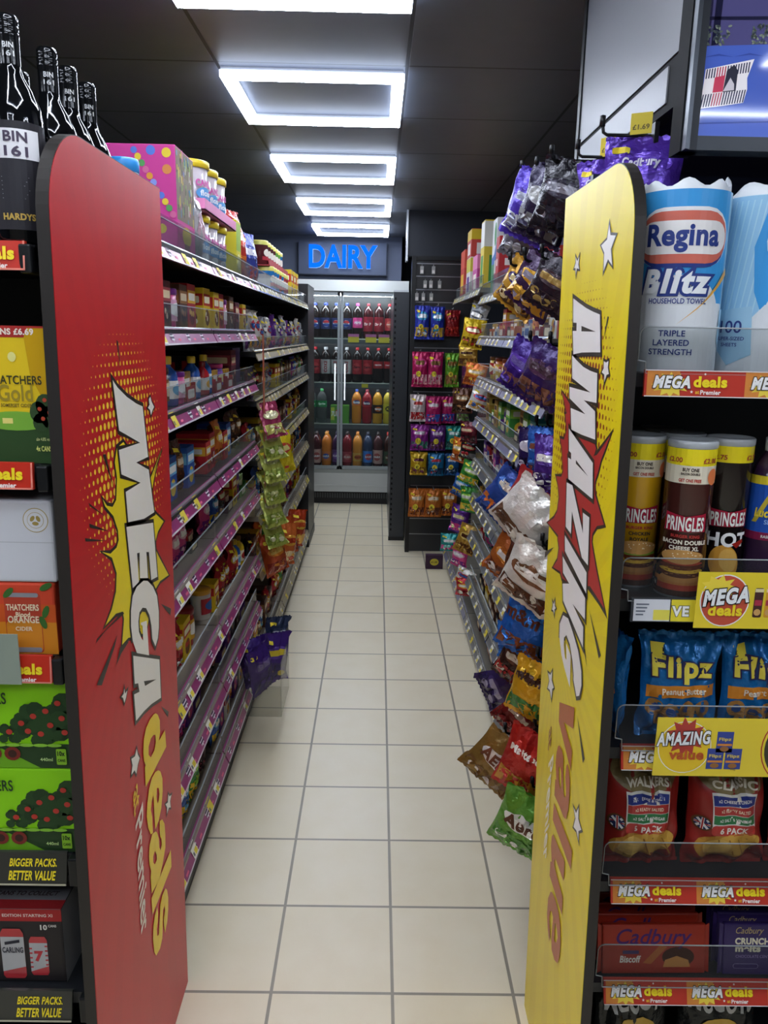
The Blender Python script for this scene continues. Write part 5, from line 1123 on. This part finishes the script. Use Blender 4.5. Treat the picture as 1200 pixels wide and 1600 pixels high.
H(.378, 2.15, 1.215, .13, .16, .05, ('#2a4a9a', '#3a68b8', '#e8e4d4', '#d97a30'), 'blue bag with orange picture on the fifth hook row', 2, -35, 8, 'Top', '#f4ecd8', .74, .03, roll=22)
H(.418, 2.01, 1.232, .15, .16, .06, ('#b8363a', '#e8c83a', '#efe9e0', '#e4ddd0'), 'red and white bag with yellow spot on the fifth hook row', 4, -40, 8, roll=18)
H(.402, 1.93, 1.215, .17, .17, .07, ('#e9e5dc', '#efeae2', '#f4f1ea', '#6a4a34'), 'crumpled white bag with brown print on the fifth hook row', 6, -35, 10, roll=24)
H(.41, 1.86, 1.085, .18, .17, .07, ('#e4ddd0', '#7a5236', '#efe8dc', '#5a3420'), 'cream and brown bag below the crumpled white one', 8, -35, 8, roll=14)
H(.398, 2.16, 1.02, .14, .14, .05, ('#b8642a', '#d98a34', '#f0e8dc', '#6a3018'), 'orange and brown wafer bag on the sixth hook row', 1, -38, 6, roll=18)
H(.42, 2.03, 1.04, .15, .15, .06, ('#5a2f1c', '#8a5430', '#f0e8dc', '#4a2414'), 'brown bag with white script on the sixth hook row', 3, -38, 6, roll=10)
H(.412, 1.93, .935, .15, .175, .06, ('#2465c0', '#3a85d8', '#3a85d8', '#8a4a28'), 'bright blue sweet bag on the seventh hook row', 5, -32, 6, "m&m's", '#5a2a18', .72, .04, roll=10)
H(.40, 2.08, .8, .1, .11, .04, ('#2f78d0', '#5a9ae4', '#e8eef4', '#1c4a98'), 'small pale blue bag left of the bright blue one', 2, -40, 4)
H(.408, 2.0, .79, .12, .15, .05, ('#3a2018', '#5a3020', '#e0d4c0', '#a82a24'), 'dark brown bag on the eighth hook row', 4, -35, 6, roll=14)
H(.415, 1.85, .79, .12, .165, .05, ('#dba51e', '#e8b82a', '#4a2a18', '#3f7a34'), 'yellow sweet bag on the eighth hook row', 6, -35, 4, "m&m's", '#3a1c10', .76, .03, roll=8)
H(.40, 2.13, .63, .12, .16, .04, ('#382a5a', '#4a3a70', '#a79fba', '#2c2148'), 'dark purple pouch with lilac label low on the hooks', 1, -30, 10, bp=.4, roll=34)
H(.43, 2.04, .6, .12, .15, .05, ('#7a1f1c', '#8a2a24', '#e0c8b0', '#5a1614'), 'dark red bag beside the lilac label pouch', 3, -32, 8, roll=22)
H(.418, 1.84, .605, .15, .205, .06, ('#b8261f', '#c8342a', '#c8342a', '#c98a2c'), 'bright red sweet bag low on the hooks', 5, -30, 6, 'Maltesers', '#f4ece0', .72, .022, roll=10)
H(.362, 1.95, .525, .165, .18, .07, ('#8a6a30', '#efe9e0', '#efe9e0', '#7a5426'), 'golden brown bag with white cloud label near the floor', 2, -22, 10, 'AERO', '#6a3a22', .64, .036, roll=20)
H(.412, 1.8, .455, .16, .195, .07, ('#5f9a34', '#eef0e8', '#eef0e8', '#4a8a2c'), 'green bag with white cloud label, lowest on the hooks', 4, -26, 8, 'Aero', '#5a3420', .6, .04, roll=10)
# purple bags in front of the header panel
def HT(x, y, lab, seed, yaw, roll=0):
    b = MB().tube([(.0, 0, 0), (-.085, 0, 0), (-.092, 0, .004), (-.095, 0, .02)], .0032, BLK, 8); b.lathe([(0, 0), (.0055, 0), (.0055, .018), (0, .02)], 8, BLK, -.095, 0, z0=.014); b.box(-.004, .004, -.02, .02, -.02, .02, BLK)
    t = thing('bag_hook', 'black hook on the grey header panel, ' + lab[0], 'hook', (.5, y, 1.958), 0, 'hooks on the header panel'); part('hook', b, t)
    s = hangbag(.15, .16, '#5a35b0', '#6a45c4', '#5a35b0', '#3c2290', seed, 'Cadbury', '#e8e4f0', .7, .05, .02)
    place(s, 'chocolate_bag', lab[1], 'bag', (x, y, 1.955 - .16), math.radians(yaw), 'purple bags on the header hooks', ry=math.radians(roll))
    c = MB().box(-.019, .019, -.0006, .0006, 0, .036, C('#e2cb3a')); c.text('£1.69', front(-.0006), .0004, C('#6a5a20'), 0, .012, .009, .03, .03)
    place(c.mesh('card'), 'price_card', 'yellow price card above the purple bags, ' + lab[0], 'sign', (x - .005, y - .012, 1.958), math.radians(yaw), 'price cards on the header hooks')
HT(.478, 1.55, ('nearest the camera', 'shiny purple chocolate bag above the yellow panel top'), 2, -28, 4)
HT(.47, 1.73, ('second from the camera', 'purple chocolate bag half hidden behind the shiny one'), 4, -50, 0)
# loose bags clipped along the far part of the right run
far = [(.50, 4.06, .81, .135, 'green', 'pale green striped bag hanging at the far third shelf'), (.47, 4.3, .66, .16, 'purple', 'purple striped sweet bag hanging low beyond the third bay'), (.48, 4.1, .6, .16, 'gold', 'golden brown bag hanging low beyond the third bay'),
       (.47, 4.7, .39, .11, 'teal', 'small teal bag lying at the far base shelf'), (.49, 4.36, .41, .13, 'pink', 'pale pink bag above the far base shelf'), (.5, 4.2, .32, .1, 'white', 'white and blue bag above the far base shelf'), (.506, 4.06, .3, .095, 'red', 'red bag above the far base shelf'),
       (.49, 4.22, 1.68, .15, 'yellow', 'yellow netted bag hanging by the slat display top'), (.52, 4.35, 1.77, .16, 'silver', 'clear silver bag hanging by the slat display top'), (.49, 4.3, 1.545, .11, 'gold', 'long golden bag hanging below the netted one'), (.498, 4.07, 1.455, .11, 'orange', 'orange bag with clear lower half at the right run'), (.519, 4.06, 1.33, .115, 'white', 'clear white sweet bag at the far right run'),
       (.5, 4.2, 1.14, .11, 'maroon', 'maroon brown bag hanging at the far right run'), (.515, 4.33, 1.03, .11, 'black', 'black and gold bag hanging at the far right run'), (.485, 4.05, .95, .12, 'green', 'green and yellow bag hanging at the far right run'), (.49, 4.5, 1.3, .14, 'brown', 'brown bag deep in the far right bay'), (.49, 4.6, 1.0, .14, 'orange', 'orange bag deep in the far right bay'), (.49, 4.5, .8, .13, 'blue', 'blue bag deep in the far right bay')]
for i, (x, y, zt, h, c, lab) in enumerate(far):
    a = PAL[c]
    st = thing('clip_strip', 'thin clip strip holding the ' + lab, 'hook', (x + .03, y, zt - .005)); part('clip', MB().tube([(.06, 0, .004), (-.03, 0, .004)], .0025, C('#8d9095', 'metal'), 6), st)
    place(pouch(.12, h, .045, a[0], a[1], a[2], a[3], i % 5, 'foil', True), 'sweet_bag', lab, 'bag', (x, y, zt - h), math.radians(-45 + 12 * (i % 4)), None, ry=math.radians((i % 3) * 9))
# boxed goods on the right hand top shelf
ZT = RZ[0] + .0362
def bx(x, y, w, d, h, cols, lab, z=ZT, rz=-PI / 2, name='egg_box', cat='box', dec=0):
    b = MB(); b.box(-w / 2, w / 2, -d / 2, d / 2, 0, h, C(cols[0]), .002); p = MB()
    for fn, W in ((front(-d / 2), w), (lambda u, v, o: (w / 2 + o, u, v), d)):
        if dec == 0: p.poly(rect(-W * .5, W * .5, h * .62, h * .98), fn, .0004, C(cols[1])); p.poly(rect(-W * .3, W * .3, h * .1, h * .5), fn, .0004, C(cols[2]))
        if dec == 1: p.poly(ell(W * .2, h * .8, W * .25, h * .15, 20), fn, .0004, C('#3a8a44')); p.poly([(-W / 2, 0), (W / 2, 0), (W / 2, h * .7), (W * .1, h * .55), (-W / 2, h * .5)], fn, .0006, C(cols[1])); p.poly(rect(-W / 2, W / 2, 0, h * .42), fn, .0008, C(cols[2]))
        if dec == 2: p.poly(rrect(0, h * .5, W * .35, h * .7, .01), fn, .0004, C(cols[1])); p.poly(rect(-W * .2, W * .1, h * .5, h * .62), fn, .0008, C(cols[2]))
    return place([('box', b.mesh('box')), ('printed_faces', p.mesh('printed_faces'))], name, lab, cat, (x, y, z), rz)
bx(.61, 2.92, .14, .14, .13, ('#b8342c', '#c23a30', '#e8e0d8'), 'red carton behind the hanging bags on the right top shelf', name='gift_carton')
bx(.60, 3.27, .13, .12, .2, ('#b98a3c', '#d8b46a', '#c39a50'), 'tan carton on the right top shelf, nearest of the upright boxes', name='gift_carton', dec=2)
bx(.575, 3.665, .09, .09, .25, ('#b12a2e', '#c43a3c', '#e8dcd4'), 'narrow bright red carton on the right top shelf', name='gift_carton', dec=2)
bx(.68, 3.885, .13, .27, .355, ('#e4e6e6', '#3a6ab0', '#3a8050'), 'white, blue and green carton on the right top shelf', name='gift_carton', dec=1)
bx(.69, 3.46, .2, .2, .30, ('#4a3f70', '#8a84a4', '#3a3058'), 'purple carton at the back of the right top shelf', name='gift_carton')
bx(.565, 3.755, .07, .06, .16, ('#a83a64', '#c8c4bc', '#7a3a8a'), 'small plum and white carton in front of the white and blue one', name='gift_carton')
zf = 1.79 + .0362
bx(.60, 4.21, .13, .14, .34, ('#dcc23a', '#e4e2d8', '#3f8a40'), 'tall yellow and white carton on the far raised shelf', zf, name='gift_carton')
bx(.61, 4.83, .2, .16, .215, ('#e2ded6', '#d8c84a', '#6a3a8a'), 'white carton with yellow patch under the red and yellow one', zf, name='gift_carton')
bx(.61, 4.83, .2, .16, .155, ('#c4453c', '#dcbe2c', '#e8e2da'), 'red carton with yellow top stacked on the white one', zf + .216, name='gift_carton')
bx(.60, 5.17, .22, .14, .29, ('#c4453c', '#d85a44', '#e4c03a'), 'orange red carton at the far end of the raised shelf', zf, name='gift_carton')
bx(.585, 4.5, .2, .11, .2, ('#b8448a', '#d87aa8', '#e8e0d0'), 'pink carton between the yellow and the white cartons', zf, name='gift_carton')
b = MB().box(.0, .003, -.4, .4, 0, .085, clear('#f0f4f4', .05)); place(b.mesh('clear_guard'), 'clear_guard', 'clear plastic guard in front of the right top shelf boxes', 'guard', (RX + .03, 3.3, ZT))

# ------------------------------------------------------------ top shelf of the left run
ZL = LZ[0] + .0362
b = MB(); w_, h_, d_ = .2, .265, .2; b.box(-w_ / 2, w_ / 2, -d_ / 2, d_ / 2, 0, h_, C('#cc3f92'), .002); p = MB(); rd = random.Random(2)
sd = lambda u, v, o: (-w_ / 2 - o, u, v)
p.poly(rect(-.098, .098, .2, .262), front(-d_ / 2), .0004, C('#6a5a3a')); p.poly(rect(-.098, .098, .085, .2), front(-d_ / 2), .0004, C('#7a6a58'))
for k in range(60): p.poly(rrect(rd.uniform(-.088, .088), rd.uniform(.09, .255), .007, rd.uniform(.012, .03), .003), front(-d_ / 2), .0008, C(rd.choice(['#d8c04a', '#c85a8a', '#4a8ab0', '#e8e0d0', '#8ab04a', '#3a3030'])))
p.poly(ell(0, .05, .05, .025, 20), front(-d_ / 2), .0006, C('#e0bc3a')); p.poly(rect(-.03, .03, .012, .03), front(-d_ / 2), .0006, C('#8a3a4a'))
cols_ = ['#5a7ad0', '#e4c83a', '#5aa05a', '#d86a9a', '#e09a3a', '#8a9ae0', '#c84a8a']
for k in range(11): p.poly(ell(.005 - .0095 * k, .25 - .0155 * k, .0085, .0085, 14), sd, .0006 + .0001 * k, C(cols_[k % 7]))
for y, z, c in ((-.038, .25, '#5a7ad0'), (-.078, .245, '#e4c83a'), (-.078, .205, '#d88a4a'), (.06, .12, '#5aa05a'), (-.06, .06, '#e4c83a'), (.0, .04, '#5a7ad0')): p.poly(ell(y, z, .012, .012, 16), sd, .0008, C(c))
place([('box', b.mesh('box')), ('printed_faces', p.mesh('printed_faces'))], 'gumball_box', 'big bright pink box with coloured ball print on the left top shelf', 'box', (-.63, 2.26, ZL), PI / 2)
place(tub(.036, .185, '#c8ccd0', '#2f8ad0', '#e8e8ea', '#c84a5a'), 'sweet_tub', 'clear tub with blue lid beside the pink box, by the red panel', 'tub', (-.60, 1.95, ZL), PI / 2)
# candy floss tubs in two tiers
def floss():
    r, h = .064, .148; b = MB(); b.lathe([(0, 0), (r * .82, 0), (r * .86, .003), (r * .97, h * .88), (0, h * .88)], 26, C('#bdb4bb', 'gloss')); l = MB(); l.lathe([(r * .98, h * .85), (r * 1.05, h * .86), (r * 1.05, h * .98), (r, h), (0, h)], 26, C('#e3c62e', 'plastic'))
    p = MB(); fn = cyl(r * .92); p.text('CANDY', fn, .0055, C('#c85aa0'), 0, h * .56, .02, .078, .05); p.poly(ell(0, h * .36, .038, .018, 20), fn, .0035, C('#5a9ad0'), grid=.012); p.text('floss', fn, .0052, C('#e8f0f4'), 0, h * .37, .018, .05, .04); p.poly(ell(0, h * .17, .02, .012, 14), fn, .003, C('#e8e4ea'), grid=.012)
    return [('tub', b.mesh('tub')), ('lid', l.mesh('lid')), ('label', p.mesh('label'))]
fl = floss(); G = 'candy floss tubs'
for tier in (0, 1):
    for k in range(3):
        place(fl, 'candy_floss_tub', '%s candy floss tub with yellow lid on the %s' % (['nearest', 'middle', 'farthest'][k], ['shelf below the pink tray' if 1 else '', 'pink tray'][tier]), 'tub', (-.598, 2.575 + .138 * k + .01 * tier, ZL + (.0005 if tier == 0 else .1585)), PI / 2 - .3, G)
b = MB(); m = C('#dc86b4'); b.box(-.07, .074, -.24, .28, 0, .003, m); b.box(.07, .074, -.24, .28, 0, .032, m); b.box(-.07, .07, -.24, -.235, 0, .032, m); b.box(-.07, -.064, -.24, .28, 0, .06, m); b.box(-.07, .07, .275, .28, 0, .032, m)
place(b.mesh('tray'), 'pink_tray', 'pink cardboard tray carrying the upper candy floss tubs', 'tray', (-.598, 2.72, ZL + .155))
def clearbag(x, y, h, lab, seed):
    bb, fn, sf = bag_body(.14, h, .08, C('#b9b6b8', 'foil'), seed, nu=14, nv=16); p = MB(); p.poly(ell(0, h * .4, .04, h * .2, 16), fn, .002, C('#d8b4c0', 'foil'), grid=.015); p.poly(ell(.01, h * .7, .03, h * .1, 14), fn, .002, C('#e4dadc', 'foil'), grid=.015)
    place([('bag', bb.mesh('bag')), ('front_print', p.mesh('front_print'))], 'sweet_bag', lab, 'bag', (x, y, ZL), PI / 2, None, rx=-.15)
clearbag(-.55, 2.44, .225, 'clear marshmallow bag between pink box and candy floss tubs', 3)
b = MB().box(-.05, .05, -.06, .06, 0, .21, C('#d8c92c'), .002); p = MB(); p.poly(rect(-.048, .048, .1, .2), front(-.06), .0004, C('#9ab83a')); p.poly(ell(0, .06, .03, .03), front(-.06), .0004, C('#e8e0a0')); p.poly(rect(-.058, .058, .01, .2), lambda u, v, o: (-.05 - o, u, v), .0004, C('#e0d238'))
place([('box', b.mesh('box')), ('printed_faces', p.mesh('printed_faces'))], 'sweet_carton', 'yellow green carton between candy floss and the red bag', 'box', (-.60, 3.14, ZL), PI / 2)
def big(x, y, w, h, d, cols, lab, seed, s='', rx=-.12):
    fn0 = hangbag(w, h, *cols, seed, None, d=d)
    place(fn0, 'sweet_bag', lab, 'bag', (x, y, ZL), PI / 2 - .35, None, rx=rx)
big(-.618, 3.45, .22, .30, .11, ('#b02a24', '#c8402c', '#e8d8c8', '#d8702a'), 'large shiny red bag standing on the left top shelf', 2); big(-.6, 3.72, .2, .24, .08, ('#2f3f94', '#4a5ab0', '#e8e4f0', '#b03a3a'), 'large blue bag with red base beside the red bag', 5)
big(-.70, 3.6, .18, .28, .07, ('#a82a24', '#c03a2a', '#d8a44a', '#8a1a18'), 'large red bag squeezed between the red and blue bags', 7)
b = MB().box(-.07, .07, -.04, .04, 0, .07, C('#c9c6c4')); place(b.mesh('carton'), 'sweet_carton', 'low white carton in front of the large blue bag', 'box', (-.575, 3.93, ZL), PI / 2)
def mini(col): 
    b = MB(); r, h = .043, .115; b.lathe([(0, 0), (r, 0), (r, h)], 22, C(col, 'gloss')); l = MB(); l.lathe([(r * 1.03, h - .018), (r * 1.03, h), (r * .95, h + .004), (0, h + .002)], 22, C('#d8cf6a', 'plastic')); p = MB(); fn = cyl(r); p.poly(ell(0, .06, .022, .018, 16), fn, .0006, C('#e8e0d4'), grid=.01); p.poly(rect(-.03, .03, .025, .042), fn, .0008, C('#b03040'), grid=.01)
    return [('tube', b.mesh('tube')), ('lid', l.mesh('lid')), ('print', p.mesh('print'))]
mb, mu, mr, mg = mini('#5a2a30'), mini('#2a7ac0'), mini('#b03a3a'), mini('#6ab04a'); G = 'small crisp tubes on the left top shelf'
y = 3.88
for k, (s, c) in enumerate(((mu, 'blue'), (mu, 'blue'), (mu, 'blue'), (mr, 'red'), (mu, 'blue'), (mr, 'red'), (mr, 'red'))):
    place(s, 'crisp_tube', 'small %s crisp tube on the left top shelf, %s of the lower row' % (c, ORD[k + 1]), 'crisps', (-.567, 4.07 + .1 * k, ZL), PI / 2 - .4, G)
for k, (s, c) in enumerate(((mb, 'brown'), (mb, 'brown'), (mb, 'brown'), (mb, 'brown'), (mg, 'green'), (mg, 'green'), (mu, 'blue'))):
    place(s, 'crisp_tube', 'small %s crisp tube on the red tray, %s of the upper row' % (c, ORD[k + 1]), 'crisps', (-.60, 4.09 + .1 * k, ZL + .1245), PI / 2 - .4, G)
place(MB().box(-.05, .06, -.4, .4, 0, .004, C('#b8464a')).box(.056, .06, -.4, .4, 0, .03, C('#b8464a')).mesh('tray'), 'red_tray', 'red cardboard tray carrying the upper small crisp tubes', 'tray', (-.60, 4.41, ZL + .12))
for k in range(3):
    place(carton(.1, .17, .11, *PAL['yellow'], k, True), 'sweet_carton', 'yellow carton near the fridge end of the left top shelf, %s along' % ORD[k + 1], 'box', (-.585, 4.95 + .16 * k, ZL), PI / 2, 'yellow cartons at the far end')
place(MB().box(0, .003, 0, 1.55, 0, .07, clear('#f0f4f4', .05)).mesh('clear_guard'), 'clear_guard', 'long clear guard along the left top shelf', 'guard', (LX - .03, 1.72, ZL))
# bags hanging out over the left aisle edge
def HL(x, y, zt, w, h, d, c, lab, seed, yaw, roll=0, name='sweet_bag', rx=0):
    a = PAL[c] if isinstance(c, str) else c
    place(pouch(w, h, d, *a, seed, 'foil'), name, lab, 'bag', (x, y, zt - h), math.radians(yaw), 'bags clipped along the left shelving', ry=math.radians(roll), rx=rx)
st = thing('clip_strip', 'long clear clip strip with yellow green bags on the left shelving', 'hook', (-.478, 3.34, .8)); part('strip', MB().box(-.004, .0, -.012, .012, 0, .78, C('#a8563f', 'plastic')), st)
LG = ('#a8ae4e', '#c8c88a', '#e4e0b8', '#7f8f38')
for k in range(6):
    HL(-.425, 3.335 + .012 * (k % 2), 1.31 - .098 * k, .12, .155, .022, (LG if k else ('#8a2a4a', '#d8d0a0', '#e8e4c0', '#b8b060')), ['wine red topped pale bag, topmost on the left clip strip', 'yellow green bag second down the left clip strip', 'yellow green bag third down the left clip strip', 'yellow green bag fourth down the left clip strip', 'yellow green bag fifth down the left clip strip', 'lowest yellow green bag on the left clip strip'][k], k % 4, 50, -4, 'sweet_bag', -.42)
HL(-.44, 3.72, 1.13, .13, .2, .05, ('#d8c21e', '#c8483a', '#e8dc8a', '#e0cc2a'), 'bright yellow bag jutting from the left shelves', 2, 40, -10)
RDG = ('#b5481e', '#d8822a', '#e8c060', '#8a2a1a')
for k, (y, z, lab) in enumerate(((3.42, .72, 'nearest orange red crinkly bag hanging low on the left'), (3.62, .7, 'second orange red crinkly bag hanging low on the left'), (3.85, .68, 'third orange red crinkly bag hanging low on the left'), (4.1, .66, 'farthest orange red crinkly bag hanging low on the left'))): HL(-.44, y, z, .13, .2, .085, (RDG, ('#c8642a', '#e0a43a', '#b03a20', '#e8d0a0'), RDG, ('#a83a1c', '#e0b040', '#c8502a', '#e0a83a'))[k], lab, k, 45, (-14, 8, -10, 10)[k])
st = thing('clear_pocket', 'clear plastic pocket holding purple bags low over the left floor edge', 'holder', (-.42, 2.86, .16)); part('pocket', MB().box(.075, .077, -.13, .13, 0, .22, clear('#f6f6f4', .06)).box(-.06, .077, -.13, -.128, 0, .22, clear('#f6f6f4', .06)).box(-.06, .077, -.13, .13, 0, .002, clear('#f6f6f4', .06)), st)
for k, (x, y, zt, lab) in enumerate(((-.425, 2.83, .42, 'nearest purple chocolate bag in the clear pocket'), (-.40, 2.9, .43, 'middle purple chocolate bag with yellow tag in the clear pocket'), (-.445, 2.94, .40, 'rear purple chocolate bag in the clear pocket'))): HL(x, y, zt, .14, .2, .05, ('#43287e', '#5a3a98', '#e0c83a' if k == 1 else '#8a7ab0', '#33206a'), lab, k, 60 - 20 * k, (-10, 6, -14)[k], 'chocolate_bag')
HL(-.405, 3.0, .46, .12, .17, .04, ('#2f3a55', '#3f4a68', '#c8ccd4', '#222c44'), 'dark navy bag beside the purple bags low on the left', 6, 40, 8, 'chocolate_bag')
# purple counter box with a 50p spot
b = MB().box(-.07, .07, -.08, .08, 0, .135, C('#42235c'), .002); p = MB(); fn = front(-.08); p.poly(ell(.02, .095, .02, .02, 20), fn, .0005, C('#dcc62e')); p.text('50p', fn, .001, C('#3a2a18'), .02, .095, .013, .028, .04); p.poly(rect(-.03, .05, .04, .044), fn, .0005, C('#c8b8d8')); p.poly(rect(-.03, .04, .03, .034), fn, .0005, C('#c8b8d8'))
place([('box', b.mesh('box')), ('front_print', p.mesh('front_print'))], 'counter_box', 'dark purple counter box with round yellow 50p spot on the left shelves', 'box', (-.632, 3.165, LZ[2] + .0364), 0)

# ------------------------------------------------------------ wall screen, upper right
t = thing('wall_screen', 'large wall screen showing a blue sofa with striped cushion, top right', 'screen', (.9, 1.4, 1.912)); ox = .9
def SC(h, st): return C(h, 'glassy', st)
X0, X1, Z1 = .522 - ox, 1.45 - ox, .52
part('bezel', MB().box(.507 - ox, X0, -.012, .03, -.012, Z1, C('#1f242c', 'black')).box(X0, X1, -.012, .03, -.012, .010, C('#3c4148', 'black')), t)
part('side_trim', MB().box(.500 - ox, .507 - ox, -.02, .03, -.012, Z1, C('#54585e', 'metal')), t)
p = MB(); fn = front(0)
p.box(X0, X1, .0, .02, .010, Z1, SC('#4d4a78', .3))
p.poly([(X0, .01), (X1, .01), (X1, .19), (X0, .147)], fn, .0006, SC('#3f55a4', .5)); p.poly([(X0, .01), (X1, .01), (X1, .07), (X0, .03)], fn, .0009, SC('#4a5fae', .5)); p.poly([(X0, .03), (X1, .07), (X1, .072), (X0, .032)], fn, .0012, SC('#33458c', .4))
for k in range(10): p.poly([(X0 + .05 * k, .13 + .0023 * k), (X0 + .05 * k + .025, .136 + .0023 * k), (X0 + .05 * k + .05, .132 + .0023 * k), (X0 + .05 * k + .025, .1335 + .0023 * k)], fn, .0009, SC('#32448c', .4))
p.poly([(X0 + .011, .148), (X0 + .022, .15), (X0 + .028, Z1), (X0 + .018, Z1)], fn, .0009, SC('#1f1f3c', .12)); p.poly([(X0, .185), (X1, .21), (X1, .215), (X0, .19)], fn, .0009, SC('#23233f', .12))
rd = random.Random(9)
for k in range(90):
    x = X0 + rd.choice((rd.uniform(0, .04), rd.uniform(.075, .12))); z = .148 + rd.uniform(0, .028) + (x - X0) * .05; p.poly(ell(x, z, .0035, .0018, 8, rd.uniform(0, 3)), fn, .0012, SC(rd.choice(['#55605e', '#7a8478', '#3c4450']), .28))
part('display', p, t)
c = MB(); cx0, cw = X0 + .002, .076
q = lambda u, v: (cx0 + cw * u + .004 * v, .053 + .008 * u + v * (.062 + .006 * u))
def cp(l, o, m): c.poly([q(u, v) for u, v in l], fn, o, m)
cp([(0, 0), (.5, .02), (.93, .05), (.97, .35), (.93, .6), (1.02, 1), (.5, .98), (0, .96)], .002, SC('#d6d2d6', .42))
for k in range(17):
    u = .02 + k * .056; m = SC('#a83a52', .3) if 4 <= k < 8 else SC('#2c2c4a', .3)
    cp([(u, .72), (u + .026, .72), (u + .026, .95), (u, .95)], .0024, m); cp([(u - .02, .03 + u * .03), (u + .006, .03 + u * .03), (u + .026, .34), (u, .34)], .0024, m)
cp([(.22, .36), (.44, .36), (.44, .74), (.22, .72)], .0028, SC('#b03a52', .45)); cp([(.44, .34), (.72, .34), (.7, .8), (.6, .95), (.46, .84)], .0028, SC('#30303e', .3)); cp([(.44, .36), (.68, .36), (.66, .5), (.56, .66)], .0032, SC('#b9b4bc', .4))
part('picture_detail', c, t)
